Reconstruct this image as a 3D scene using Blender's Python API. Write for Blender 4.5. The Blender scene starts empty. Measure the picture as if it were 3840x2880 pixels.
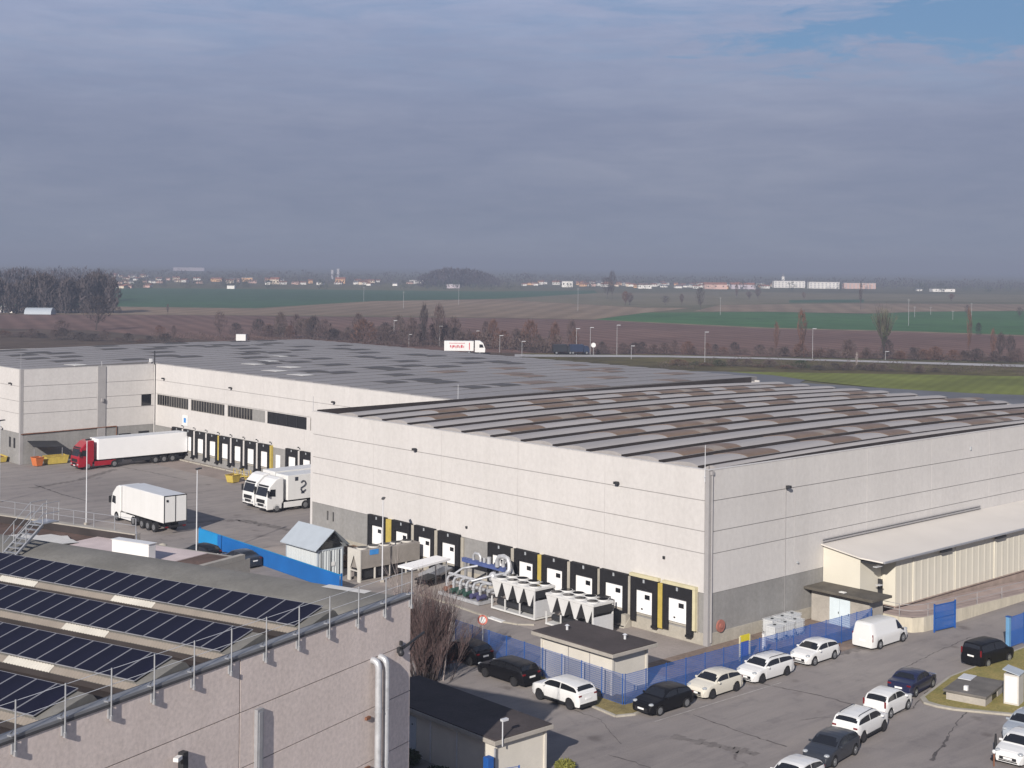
import bpy, math, random
import numpy as np
from mathutils import Vector, Matrix
R = math.radians
scene = bpy.context.scene
COL = scene.collection
rng = random.Random(7)

# ---------------------------------------------------------------- camera
CAM = np.array([-79.7376, -65.6833, 28.0298]); YAW = 0.8319; ROLL = 0.0103; FPX = 5199.05; CY = 993.04
fw = np.array([math.cos(YAW), math.sin(YAW), 0.0]); r0 = np.array([math.sin(YAW), -math.cos(YAW), 0.0]); u0 = np.array([0, 0, 1.0])
rt = math.cos(ROLL) * r0 + math.sin(ROLL) * u0
up = -math.sin(ROLL) * r0 + math.cos(ROLL) * u0
cd = bpy.data.cameras.new('camera'); cam = bpy.data.objects.new('camera', cd); COL.objects.link(cam)
M = Matrix(((rt[0], up[0], -fw[0], CAM[0]), (rt[1], up[1], -fw[1], CAM[1]), (rt[2], up[2], -fw[2], CAM[2]), (0, 0, 0, 1)))
cam.matrix_world = M
cd.sensor_width = 36.0; cd.lens = FPX / 3840 * 36.0; cd.shift_y = -(1440 - CY) / 3840
cd.clip_start = 0.5; cd.clip_end = 30000
scene.camera = cam

# ---------------------------------------------------------------- sky and sun
SUN_AZ, SUN_EL = 210.0, 26.1           # the sun stands at this azimuth (from +X towards +Y)
w = bpy.data.worlds.new('World'); scene.world = w; w.use_nodes = True
nt = w.node_tree; nt.nodes.clear()
def N(t, **k):
    n = nt.nodes.new(t)
    for a, b in k.items(): setattr(n, a, b)
    return n
def Lk(a, b): nt.links.new(a, b)
def math_n(op, a, b=None, c=None, clamp=False):
    n = N('ShaderNodeMath', operation=op); n.use_clamp = clamp
    for i, v in enumerate((a, b, c)):
        if v is None: continue
        if isinstance(v, (int, float)): n.inputs[i].default_value = v
        else: Lk(v, n.inputs[i])
    return n.outputs[0]
def ramp(fac, stops):
    n = N('ShaderNodeValToRGB'); cr = n.color_ramp
    while len(cr.elements) < len(stops): cr.elements.new(0.5)
    for e, (p, c) in zip(cr.elements, stops):
        e.position = p; e.color = (*c, 1) if len(c) == 3 else c
    Lk(fac, n.inputs[0]); return n.outputs[0]
def mixc(f, a, b):
    n = N('ShaderNodeMix', data_type='RGBA')
    for s, v in ((n.inputs[0], f), (n.inputs[6], a), (n.inputs[7], b)):
        if isinstance(v, (int, float)): s.default_value = v
        elif isinstance(v, tuple): s.default_value = (*v, 1)
        else: Lk(v, s)
    return n.outputs[2]
sky = N('ShaderNodeTexSky', sky_type='NISHITA'); sky.sun_disc = False
sky.sun_elevation = R(SUN_EL); sky.sun_rotation = R((90 - SUN_AZ) % 360); sky.air_density = 1.0; sky.dust_density = 1.5; sky.altitude = 60
tc = N('ShaderNodeTexCoord')
rotn = N('ShaderNodeVectorRotate', rotation_type='Z_AXIS'); rotn.inputs['Angle'].default_value = -YAW
Lk(tc.outputs['Generated'], rotn.inputs['Vector'])
sx = N('ShaderNodeSeparateXYZ'); Lk(rotn.outputs[0], sx.inputs[0])
ylat, zel = sx.outputs[1], sx.outputs[2]
def noise(scale_v, detail, rough, dist=0.0, off=(0, 0, 0)):
    mp = N('ShaderNodeMapping'); mp.inputs['Scale'].default_value = scale_v; mp.inputs['Location'].default_value = off
    Lk(rotn.outputs[0], mp.inputs[0])
    n = N('ShaderNodeTexNoise'); n.inputs['Scale'].default_value = 1.0; n.inputs['Detail'].default_value = detail
    n.inputs['Roughness'].default_value = rough; n.inputs['Distortion'].default_value = dist
    Lk(mp.outputs[0], n.inputs['Vector']); return n.outputs['Fac']
SKY_K = 0.09                            # background strength; cloud colours are divided by it
def cl(*c): return tuple(v / SKY_K for v in c)
# cloud deck: its own colour by elevation, broad bands and fine streaks
base = ramp(zel, [(0.0, cl(.216, .246, .318)), (.04, cl(.200, .228, .308)), (.10, cl(.207, .238, .334)), (.15, cl(.250, .290, .408)), (.20, cl(.298, .347, .49)), (.24, cl(.33, .38, .53)), (.34, cl(.185, .21, .30)), (1.0, cl(.12, .15, .235))])
nb = noise((2, 3.6, 24), 4, .5, .25, (0, 3.1, 1.7))
nf = noise((6, 17, 95), 6, .6, .4, (0, 1.3, .4))
band = ramp(nb, [(.30, (.945, .955, .97)), (.5, (.99, .99, 1.0)), (.70, (1.11, 1.085, 1.055))])
fine = ramp(nf, [(.34, (.94, .955, .97)), (.68, (1.06, 1.05, 1.035))])
n1 = N('ShaderNodeMix', data_type='RGBA', blend_type='MULTIPLY'); n1.inputs[0].default_value = 1.0
Lk(base, n1.inputs[6]); Lk(band, n1.inputs[7])
n2 = N('ShaderNodeMix', data_type='RGBA', blend_type='MULTIPLY'); n2.inputs[0].default_value = 1.0
Lk(n1.outputs[2], n2.inputs[6]); Lk(fine, n2.inputs[7])
deck = n2.outputs[2]
# opening in the cloud, upper right of the view
dy = math_n('MULTIPLY', math_n('ADD', ylat, .33), 5.2); dz = math_n('MULTIPLY', math_n('ADD', zel, -.168), 30.0)
dist = math_n('SQRT', math_n('ADD', math_n('MULTIPLY', dy, dy), math_n('MULTIPLY', dz, dz)))
ne = noise((5, 13, 62), 6, .62, .5, (0, .2, .9))
edge = math_n('ADD', dist, math_n('MULTIPLY', math_n('ADD', ne, -.5), 3.6))
hole = math_n('SUBTRACT', 1.0, math_n('MULTIPLY', math_n('ADD', edge, -.44), 2.0, clamp=True))
nv_ = noise((4, 9, 75), 7, .62, .6, (0, 4.2, 2.9))
# thin cirrus veil lets a little blue through higher up
hi = math_n('MULTIPLY', math_n('ADD', zel, -.110), 13.0, clamp=True)
veil = math_n('MULTIPLY', math_n('MULTIPLY', math_n('ADD', math_n('MULTIPLY', nv_, -1), .56), 5.0, clamp=True), hi)
rightish = math_n('ADD', math_n('MULTIPLY', ylat, -1.6, clamp=True), .38, clamp=True)
thin = math_n('MAXIMUM', hole, math_n('MULTIPLY', veil, rightish))
blue = mixc(.72, sky.outputs[0], cl(.070, .170, .35))
skyc = mixc(math_n('MULTIPLY', thin, .97), deck, blue)
bg = N('ShaderNodeBackground'); bg.inputs[1].default_value = SKY_K; Lk(skyc, bg.inputs[0])
ow = N('ShaderNodeOutputWorld'); Lk(bg.outputs[0], ow.inputs[0])

sd = bpy.data.lights.new('sun', 'SUN'); so = bpy.data.objects.new('sun', sd); COL.objects.link(so)
sd.energy = 5.0; sd.angle = R(0.53); sd.color = (1.0, .93, .855)
sdir = Vector((math.cos(R(SUN_AZ)) * math.cos(R(SUN_EL)), math.sin(R(SUN_AZ)) * math.cos(R(SUN_EL)), math.sin(R(SUN_EL))))
so.rotation_euler = (-sdir).to_track_quat('-Z', 'Y').to_euler(); so.location = (-60, -60, 60)

scene.view_settings.view_transform = 'Standard'; scene.view_settings.look = 'None'
scene.view_settings.exposure = 0.30; scene.view_settings.gamma = 1.0; scene.view_settings.use_curve_mapping = False
cyc = scene.cycles
cyc.max_bounces = 6; cyc.diffuse_bounces = 3; cyc.glossy_bounces = 3; cyc.transmission_bounces = 4; cyc.volume_bounces = 0
cyc.use_denoising = True; cyc.caustics_reflective = False; cyc.caustics_refractive = False

# ---------------------------------------------------------------- helpers
def gp(px, py, z=0.0):
    """point of the place at height z seen at photo pixel (3840 px wide)"""
    d = fw + rt * (px - 1920) / FPX - up * (py - CY) / FPX
    t = (z - CAM[2]) / d[2]; p = CAM + t * d
    return Vector((p[0], p[1], z))
def depth(p): return float((np.array(p) - CAM) @ fw)

class MB:
    """collects faces for ONE mesh object"""
    def __init__(s): s.v = []; s.f = []; s.m = []; s.cur = 0
    def add(s, vs, fs, m=None):
        o = len(s.v); s.v += [tuple(p) for p in vs]
        for f in fs: s.f.append(tuple(i + o for i in f)); s.m.append(s.cur if m is None else m)
        return s
    def quad(s, a, b, c, d, m=None): return s.add([a, b, c, d], [(0, 1, 2, 3)], m)
    def box(s, x0, x1, y0, y1, z0, z1, m=None):
        vs = [(x, y, z) for z in (z0, z1) for y in (y0, y1) for x in (x0, x1)]
        return s.add(vs, [(0, 2, 3, 1), (4, 5, 7, 6), (0, 1, 5, 4), (2, 6, 7, 3), (0, 4, 6, 2), (1, 3, 7, 5)], m)
    def cbox(s, cx, cy, cz, sx, sy, sz, rz=0.0, m=None):
        c, n = math.cos(rz), math.sin(rz); vs = []
        for z in (-.5, .5):
            for y in (-.5, .5):
                for x in (-.5, .5):
                    X, Y = x * sx, y * sy; vs.append((cx + c * X - n * Y, cy + n * X + c * Y, cz + z * sz))
        return s.add(vs, [(0, 2, 3, 1), (4, 5, 7, 6), (0, 1, 5, 4), (2, 6, 7, 3), (0, 4, 6, 2), (1, 3, 7, 5)], m)
    def tube(s, pts, r, n=6, m=None, cap=True):
        """pipe through pts; r number or list"""
        pts = [Vector(p) for p in pts]; k = len(pts); rr = [r] * k if isinstance(r, (int, float)) else r
        o = len(s.v); ref = None
        for i, p in enumerate(pts):
            t = (pts[min(i + 1, k - 1)] - pts[max(i - 1, 0)])
            t = t.normalized() if t.length > 1e-9 else Vector((0, 0, 1))
            if ref is None: ref = Vector((1, 0, 0)) if abs(t.x) < .8 else Vector((0, 1, 0))
            a = (ref - t * ref.dot(t)).normalized(); b = t.cross(a); ref = a
            for j in range(n):
                g = 2 * math.pi * j / n; q = p + (a * math.cos(g) + b * math.sin(g)) * rr[i]; s.v.append(tuple(q))
        mm = s.cur if m is None else m
        for i in range(k - 1):
            for j in range(n):
                s.f.append((o + i * n + j, o + i * n + (j + 1) % n, o + (i + 1) * n + (j + 1) % n, o + (i + 1) * n + j)); s.m.append(mm)
        if cap and n > 2:
            s.f.append(tuple(o + j for j in range(n))[::-1]); s.m.append(mm)
            s.f.append(tuple(o + (k - 1) * n + j for j in range(n))); s.m.append(mm)
        return s
    def cyl(s, c, r, h, n=16, r2=None, m=None): return s.tube([c, (c[0], c[1], c[2] + h)], [r, r if r2 is None else r2], n, m)
    def ycyl(s, c, r, wd, n=20, m=None): return s.tube([(c[0], c[1] - wd / 2, c[2]), (c[0], c[1] + wd / 2, c[2])], r, n, m)
    def prism_y(s, prof, y0, y1, m=None):
        """polygon in x,z swept from y0 to y1"""
        n = len(prof); vs = [(x, y0, z) for x, z in prof] + [(x, y1, z) for x, z in prof]
        return s.add(vs, [tuple(range(n))] + [tuple(range(2 * n - 1, n - 1, -1))] + [(i, i + n, (i + 1) % n + n, (i + 1) % n) for i in range(n)], m)
    def prism_x(s, prof, x0, x1, m=None):
        """polygon in y,z swept from x0 to x1"""
        n = len(prof); vs = [(x0, y, z) for y, z in prof] + [(x1, y, z) for y, z in prof]
        return s.add(vs, [tuple(range(n))] + [tuple(range(2 * n - 1, n - 1, -1))] + [(i, i + n, (i + 1) % n + n, (i + 1) % n) for i in range(n)], m)
    def prism_z(s, poly, z0, z1, m=None):
        n = len(poly); vs = [(x, y, z0) for x, y in poly] + [(x, y, z1) for x, y in poly]
        return s.add(vs, [tuple(range(n))[::-1]] + [tuple(range(n, 2 * n))] + [(i, (i + 1) % n, (i + 1) % n + n, i + n) for i in range(n)], m)
    def ball(s, c, rx, ry, rz, n=10, k=6, m=None):
        o = len(s.v)
        for i in range(k + 1):
            a = math.pi * i / k
            for j in range(n):
                b = 2 * math.pi * j / n
                s.v.append((c[0] + rx * math.sin(a) * math.cos(b), c[1] + ry * math.sin(a) * math.sin(b), c[2] + rz * math.cos(a)))
        mm = s.cur if m is None else m
        for i in range(k):
            for j in range(n):
                s.f.append((o + i * n + j, o + (i + 1) * n + j, o + (i + 1) * n + (j + 1) % n, o + i * n + (j + 1) % n)); s.m.append(mm)
        return s

def obj(name, mb, mats, parent=None, loc=(0, 0, 0), rz=0.0, smooth=None, bevel=0.0, recalc=True):
    me = bpy.data.meshes.new(name)
    me.from_pydata(mb.v, [], mb.f)
    if not isinstance(mats, (list, tuple)): mats = [mats]
    for m in mats: me.materials.append(m)
    if len(mats) > 1: me.polygons.foreach_set('material_index', [min(i, len(mats) - 1) for i in mb.m])
    if recalc:
        import bmesh
        bm = bmesh.new(); bm.from_mesh(me); bmesh.ops.recalc_face_normals(bm, faces=bm.faces); bm.to_mesh(me); bm.free()
    if smooth is not None:
        me.polygons.foreach_set('use_smooth', [True] * len(me.polygons)); me.set_sharp_from_angle(angle=R(smooth))
    me.update()
    o = bpy.data.objects.new(name, me); COL.objects.link(o)
    o.location = loc; o.rotation_euler = (0, 0, rz)
    if parent is not None: o.parent = parent
    if bevel:
        b = o.modifiers.new('bevel', 'BEVEL'); b.width = bevel; b.segments = 2; b.limit_method = 'ANGLE'; b.angle_limit = R(35)
    return o
def tag(o, label=None, cat=None, group=None, kind=None):
    if label: o['label'] = label
    if cat: o['category'] = cat
    if group: o['group'] = group
    if kind: o['kind'] = kind
    return o
def thing(name, label, cat, loc=(0, 0, 0), rz=0.0, group=None):
    o = bpy.data.objects.new(name, None); o.empty_display_size = .3; COL.objects.link(o)
    o.location = loc; o.rotation_euler = (0, 0, rz)
    return tag(o, label, cat, group)
def dup(root, loc, rz=None, label=None, group=None, scale=None):
    """copy of a thing with copies of its parts and sub-parts"""
    r = root.copy(); COL.objects.link(r); r.location = loc
    if rz is not None: r.rotation_euler = (0, 0, rz)
    if scale is not None: r.scale = scale if isinstance(scale, tuple) else (scale,) * 3
    if label: r['label'] = label
    if group: r['group'] = group
    for ch in list(root.children):
        c = ch.copy(); COL.objects.link(c); c.parent = r
        for gch in list(ch.children):
            d = gch.copy(); COL.objects.link(d); d.parent = c
    return r

# ---------------------------------------------------------------- materials
def pmat(name, col, rough=.75, metal=0.0, var=.10, scale=1.2, col2=None, bump=0.0, bscale=30.0, fine=0.0, fscale=14.0, stretch=(1, 1, 1), spec=.4, coat=0.0, streak=0.0):
    """plain surface: base colour broken by broad noise (var), fine speckle (fine) and a little bump"""
    m = bpy.data.materials.new(name); m.use_nodes = True; t = m.node_tree; b = t.nodes['Principled BSDF']
    b.inputs['Roughness'].default_value = rough; b.inputs['Metallic'].default_value = metal
    b.inputs['Specular IOR Level'].default_value = spec
    if coat: b.inputs['Coat Weight'].default_value = coat; b.inputs['Coat Roughness'].default_value = .08
    tcn = t.nodes.new('ShaderNodeTexCoord'); mp = t.nodes.new('ShaderNodeMapping'); mp.inputs['Scale'].default_value = stretch
    t.links.new(tcn.outputs['Object'], mp.inputs[0])
    def nz(s, d=4):
        n = t.nodes.new('ShaderNodeTexNoise'); n.inputs['Scale'].default_value = s; n.inputs['Detail'].default_value = d; n.inputs['Roughness'].default_value = .6
        t.links.new(mp.outputs[0], n.inputs['Vector']); return n.outputs['Fac']
    def rmp(f, lo, hi, c0, c1):
        n = t.nodes.new('ShaderNodeValToRGB'); n.color_ramp.elements[0].position = lo; n.color_ramp.elements[1].position = hi
        n.color_ramp.elements[0].color = (*c0, 1); n.color_ramp.elements[1].color = (*c1, 1); t.links.new(f, n.inputs[0]); return n.outputs[0]
    c2 = col2 or tuple(min(1, c * (1 - var)) for c in col)
    c1 = col if col2 else tuple(min(1, c * (1 + var)) for c in col)
    out = rmp(nz(scale), .32, .68, c2, c1)
    if fine:
        f = rmp(nz(fscale, 2), .3, .7, (1 - fine,) * 3, (1 + fine * .6,) * 3)
        x = t.nodes.new('ShaderNodeMix'); x.data_type = 'RGBA'; x.blend_type = 'MULTIPLY'; x.inputs[0].default_value = 1.0
        t.links.new(out, x.inputs[6]); t.links.new(f, x.inputs[7]); out = x.outputs[2]
    if streak:
        mp2 = t.nodes.new('ShaderNodeMapping'); mp2.inputs['Scale'].default_value = (.9, .9, .045); t.links.new(tcn.outputs['Object'], mp2.inputs[0])
        n = t.nodes.new('ShaderNodeTexNoise'); n.inputs['Scale'].default_value = 1.0; n.inputs['Detail'].default_value = 6; n.inputs['Roughness'].default_value = .7; t.links.new(mp2.outputs[0], n.inputs['Vector'])
        f = rmp(n.outputs['Fac'], .30, .62, (1 - streak, 1 - streak * 1.05, 1 - streak * 1.15), (1.02,) * 3)
        x = t.nodes.new('ShaderNodeMix'); x.data_type = 'RGBA'; x.blend_type = 'MULTIPLY'; x.inputs[0].default_value = 1.0
        t.links.new(out, x.inputs[6]); t.links.new(f, x.inputs[7]); out = x.outputs[2]
    t.links.new(out, b.inputs['Base Color'])
    if bump:
        bn = t.nodes.new('ShaderNodeBump'); bn.inputs['Strength'].default_value = bump; bn.inputs['Distance'].default_value = .02
        t.links.new(nz(bscale, 3), bn.inputs['Height']); t.links.new(bn.outputs[0], b.inputs['Normal'])
    return m
M = {}
def mk(k, *a, **kw): M[k] = pmat(k, *a, **kw)
mk('panel_white', (.525, .506, .490), .9, var=.035, scale=.22, fine=.055, fscale=3.0, bump=.2, bscale=30, stretch=(1, 1, .7), streak=.035)
mk('panel_grey', (.25, .245, .238), .9, var=.08, scale=.35, fine=.10, fscale=3, bump=.2, streak=.10)
mk('plinth', (.37, .345, .295), .9, var=.10, scale=.5, fine=.08, fscale=4, streak=.14)
mk('joint', (.30, .285, .28), .95)
mk('post_grey', (.30, .29, .29), .85, var=.05)
mk('roof_sheet', (.330, .312, .305), .8, var=.08, scale=.5, fine=.07, fscale=3.5, stretch=(.12, 1, 1))
mk('roof_sheet_shaded', (.240, .230, .234), .8, var=.08, scale=.10, fine=.05, fscale=1.2)  # sheet tone darkened in the colour for cloud shade over the rear roof
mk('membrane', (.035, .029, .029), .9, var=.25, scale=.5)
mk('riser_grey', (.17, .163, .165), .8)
mk('sky_beige', (.27, .225, .185), .5, var=.1, scale=.6)
mk('sky_brown', (.185, .125, .082), .45, var=.14, scale=.6)
mk('sky_grey', (.075, .064, .052), .5, var=.15, scale=.5)
mk('sky_white', (.62, .60, .56), .5, var=.06)
mk('black_rubber', (.010, .0095, .011), .8, var=.2, scale=2)
mk('door_white', (.80, .80, .80), .5, var=.02)
mk('yellow', (.42, .325, .075), .7, var=.12, scale=2)
mk('yellow_pale', (.52, .475, .31), .8, var=.08)
mk('dark_glass', (.012, .013, .016), .08, var=.1, spec=.6)
mk('win_frame', (.12, .115, .105), .6)
mk('white_paint', (.68, .68, .67), .35, var=.02, scale=.8, coat=.25, streak=.06)
mk('eave_light', (.50, .475, .42), .6, var=.08, scale=1)
mk('galv', (.45, .46, .48), .45, metal=.6, var=.08, scale=3)
mk('galv_light', (.62, .63, .65), .5, metal=.25, var=.06, scale=3)
mk('dark_metal', (.035, .036, .04), .5, metal=.3, var=.15)
mk('blue_fence', (.016, .085, .31), .5, var=.12, scale=.6)
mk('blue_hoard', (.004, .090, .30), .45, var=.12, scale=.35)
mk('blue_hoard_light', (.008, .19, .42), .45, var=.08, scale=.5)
mk('cream_panel', (.60, .57, .485), .6, var=.03, scale=.4)
mk('cream_render', (.55, .52, .46), .9, var=.06, scale=.6, fine=.04)
mk('dark_roof', (.052, .042, .042), .9, var=.22, scale=.5, fine=.15, fscale=6)
mk('concrete', (.34, .315, .28), .9, var=.12, scale=.7, fine=.08, fscale=8)
mk('tan_wall', (.73, .632, .578), .95, var=.05, scale=.35, fine=.13, fscale=5.5, streak=.06, bump=.3, bscale=22)
mk('solar', (.0075, .0075, .019), .42, var=.25, scale=.4, spec=.10)
mk('solar_frame', (.36, .36, .38), .45, metal=.4)
mk('vault_conc', (.155, .150, .138), .9, var=.16, scale=.5, fine=.10, fscale=6)
mk('corrug', (.225, .195, .165), .75, var=.08, scale=1.5)
mk('tyre', (.014, .014, .015), .85)
mk('rim', (.33, .34, .35), .35, metal=.7)
mk('rim_dark', (.05, .05, .055), .4, metal=.5)
mk('lamp_clear', (.34, .36, .38), .12, spec=.6)
mk('lamp_red', (.15, .006, .009), .25)
mk('plate', (.75, .75, .74), .5)
mk('black_plastic', (.014, .014, .016), .6)
mk('twig', (.100, .072, .068), .95, var=.25, scale=.6)
mk('twig_dark', (.060, .048, .048), .95, var=.25, scale=.2)
mk('twig_red', (.120, .066, .050), .95, var=.25, scale=.4)
mk('bark_pale', (.30, .26, .25), .9, var=.3, scale=3)
mk('ivy', (.034, .052, .022), .8, var=.4, scale=2)
mk('shrub_green', (.17, .17, .035), .8, var=.35, scale=5)
mk('tarp', (.22, .235, .24), .6, var=.35, scale=1.2)
mk('rust', (.19, .085, .05), .9, var=.3, scale=2)
mk('orange', (.55, .16, .05), .6, var=.1)
mk('red_paint', (.30, .006, .018), .3, var=.05, coat=.5)
mk('brown_wood', (.20, .135, .09), .9, var=.25, scale=3)
mk('ahu', (.24, .22, .20), .7, var=.12, scale=1)
mk('ahu_light', (.50, .48, .44), .7, var=.06)
mk('tent_grey', (.36, .40, .44), .6, var=.05)
mk('cladding', (.50, .53, .54), .6, var=.06, stretch=(6, 6, .2))
mk('pump_green', (.025, .065, .052), .5)
mk('pump_purple', (.055, .055, .125), .5)
mk('sign_blue', (.04, .22, .55), .5)
mk('brown_glazing', (.16, .12, .11), .5)
mk('galv_pipe', (.46, .47, .49), .45, metal=.35, var=.15, scale=3)
# ================================================================ ground, fields, road
def ground_mat(name, col, col2, scale, stripes=None, fine=.25, fscale=.05):
    m = bpy.data.materials.new(name); m.use_nodes = True; t = m.node_tree; b = t.nodes['Principled BSDF']
    b.inputs['Roughness'].default_value = .95; b.inputs['Specular IOR Level'].default_value = .1
    tcn = t.nodes.new('ShaderNodeTexCoord')
    def nz(s, d=6, vec=None):
        n = t.nodes.new('ShaderNodeTexNoise'); n.inputs['Scale'].default_value = s; n.inputs['Detail'].default_value = d; n.inputs['Roughness'].default_value = .62
        t.links.new(vec or tcn.outputs['Object'], n.inputs['Vector']); return n.outputs['Fac']
    def rmp(f, lo, hi, c0, c1):
        n = t.nodes.new('ShaderNodeValToRGB'); n.color_ramp.elements[0].position = lo; n.color_ramp.elements[1].position = hi
        n.color_ramp.elements[0].color = (*c0, 1); n.color_ramp.elements[1].color = (*c1, 1); t.links.new(f, n.inputs[0]); return n.outputs[0]
    def mul(a, b_):
        x = t.nodes.new('ShaderNodeMix'); x.data_type = 'RGBA'; x.blend_type = 'MULTIPLY'; x.inputs[0].default_value = 1.0
        t.links.new(a, x.inputs[6]); t.links.new(b_, x.inputs[7]); return x.outputs[2]
    out = rmp(nz(scale), .33, .67, col2, col)
    out = mul(out, rmp(nz(fscale), .3, .7, (1 - fine,) * 3, (1 + fine * .5,) * 3))
    if stripes:
        ang, per, amt = stripes
        mp = t.nodes.new('ShaderNodeMapping'); mp.inputs['Rotation'].default_value = (0, 0, ang); t.links.new(tcn.outputs['Object'], mp.inputs[0])
        wv = t.nodes.new('ShaderNodeTexWave'); wv.inputs['Scale'].default_value = per; wv.inputs['Distortion'].default_value = 1.2; wv.inputs['Detail'].default_value = 2
        t.links.new(mp.outputs[0], wv.inputs['Vector']); out = mul(out, rmp(wv.outputs['Fac'], .1, .9, (1 - amt,) * 3, (1 + amt * .5,) * 3))
    t.links.new(out, b.inputs['Base Color']); return m

def sheet(name, pts, z, m, kind='structure'):
    mb = MB(); mb.add([(p[0], p[1], z) for p in pts], [tuple(range(len(pts)))])
    return tag(obj(name, mb, m, recalc=False), kind=kind)
def field(pix, z, m, name='field'): return sheet(name, [gp(*p) for p in pix], z, m)

mb = MB(); g = [-9000, -3000, -1000, -300, 0, 300, 600, 1000, 2000, 4000, 8000, 14000]
sheet('ground', [(-6000, -6000), (14000, -6000), (14000, 14000), (-6000, 14000)], -.30, ground_mat('soil', (.150, .145, .085), (.105, .098, .062), .004, fine=.2))
G = {}
G['green_far'] = ground_mat('crop_far', (.060, .125, .068), (.045, .095, .058), .004)
G['tan'] = ground_mat('dry_grass', (.275, .205, .145), (.205, .155, .112), .006, stripes=(.9, .02, .12))
G['plough'] = ground_mat('ploughed_soil', (.190, .118, .098), (.140, .088, .076), .010, stripes=(.35, .035, .16))
G['green'] = ground_mat('winter_wheat', (.066, .155, .058), (.050, .120, .050), .008, stripes=(.35, .05, .10))
G['verge'] = ground_mat('rough_verge', (.135, .115, .050), (.075, .062, .036), .03, fine=.45, fscale=.15)
G['bright'] = ground_mat('meadow', (.180, .205, .048), (.135, .150, .040), .03, stripes=(1.2, .10, .08))
G['olive'] = ground_mat('stubble', (.205, .175, .118), (.150, .140, .092), .006)
G['mound'] = ground_mat('bare_earth', (.125, .092, .070), (.080, .062, .050), .02, fine=.4, fscale=.12)
G['road'] = ground_mat('old_asphalt', (.40, .39, .39), (.33, .32, .32), .05, fine=.05)
G['lot'] = ground_mat('lot_asphalt', (.150, .155, .170), (.12, .125, .14), .05, fine=.08)
field([(0, 1076), (1000, 1083), (1850, 1092), (2230, 1088), (2240, 1098), (1850, 1120), (1400, 1127), (960, 1154), (600, 1150), (0, 1146)], -.26, G['green_far'])
field([(2240, 1098), (2700, 1092), (3250, 1100), (3840, 1104), (3840, 1132), (3250, 1128), (2880, 1136), (2419, 1150), (1850, 1121)], -.26, G['olive'])
field([(430, 1148), (960, 1155), (1400, 1128), (1850, 1121), (2419, 1152), (2600, 1153), (2419, 1171), (2230, 1195), (1920, 1190), (1400, 1182), (900, 1180), (0, 1176), (0, 1150)], -.25, G['tan'])
field([(2960, 1124), (3240, 1122), (3240, 1133), (2960, 1134)], -.22, G['green_far'])
field([(2700, 1142), (3240, 1136), (3840, 1140), (3840, 1164), (3450, 1167), (3250, 1174), (2880, 1167), (2600, 1166)], -.24, G['tan'])
field([(2232, 1197), (2419, 1171), (2880, 1168), (3250, 1175), (3450, 1168), (3840, 1165), (3840, 1255), (3400, 1240), (2880, 1227), (2400, 1205)], -.23, G['green'])
field([(0, 1177), (900, 1181), (1920, 1191), (2228, 1197), (2400, 1208), (2880, 1231), (3400, 1244), (3840, 1259), (3840, 1352), (2880, 1334), (1920, 1326), (960, 1330), (0, 1330)], -.24, G['plough'])
field([(2228, 1197), (2400, 1205), (2880, 1227), (3400, 1240), (3840, 1255), (3840, 1259), (3400, 1244), (2880, 1231), (2400, 1208)], -.20, G['tan'], 'path')
field([(0, 1230), (330, 1236), (700, 1268), (1200, 1305), (1960, 1322), (1960, 1400), (0, 1420)], -.20, G['mound'], 'verge')
field([(1960, 1322), (2500, 1327), (2880, 1336), (3840, 1362), (3840, 1412), (3110, 1399), (2700, 1402), (2400, 1410), (1960, 1400)], -.19, G['verge'], 'verge')
field([(1930, 1327), (2500, 1331), (2880, 1339.5), (3840, 1366), (3840, 1375), (2880, 1345.5), (2500, 1338), (1930, 1336)], -.12, G['road'], 'road')
field([(2720, 1391), (3080, 1396), (3840, 1409), (3840, 1479), (3640, 1472), (3300, 1452), (3060, 1428), (2900, 1405)], -.15, G['bright'])
field([(2500, 1388), (2800, 1392), (3080, 1396), (3000, 1432), (3300, 1452), (3640, 1472), (3840, 1479), (3840, 1640), (2500, 1480)], -.16, G['lot'], 'pavement')

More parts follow.
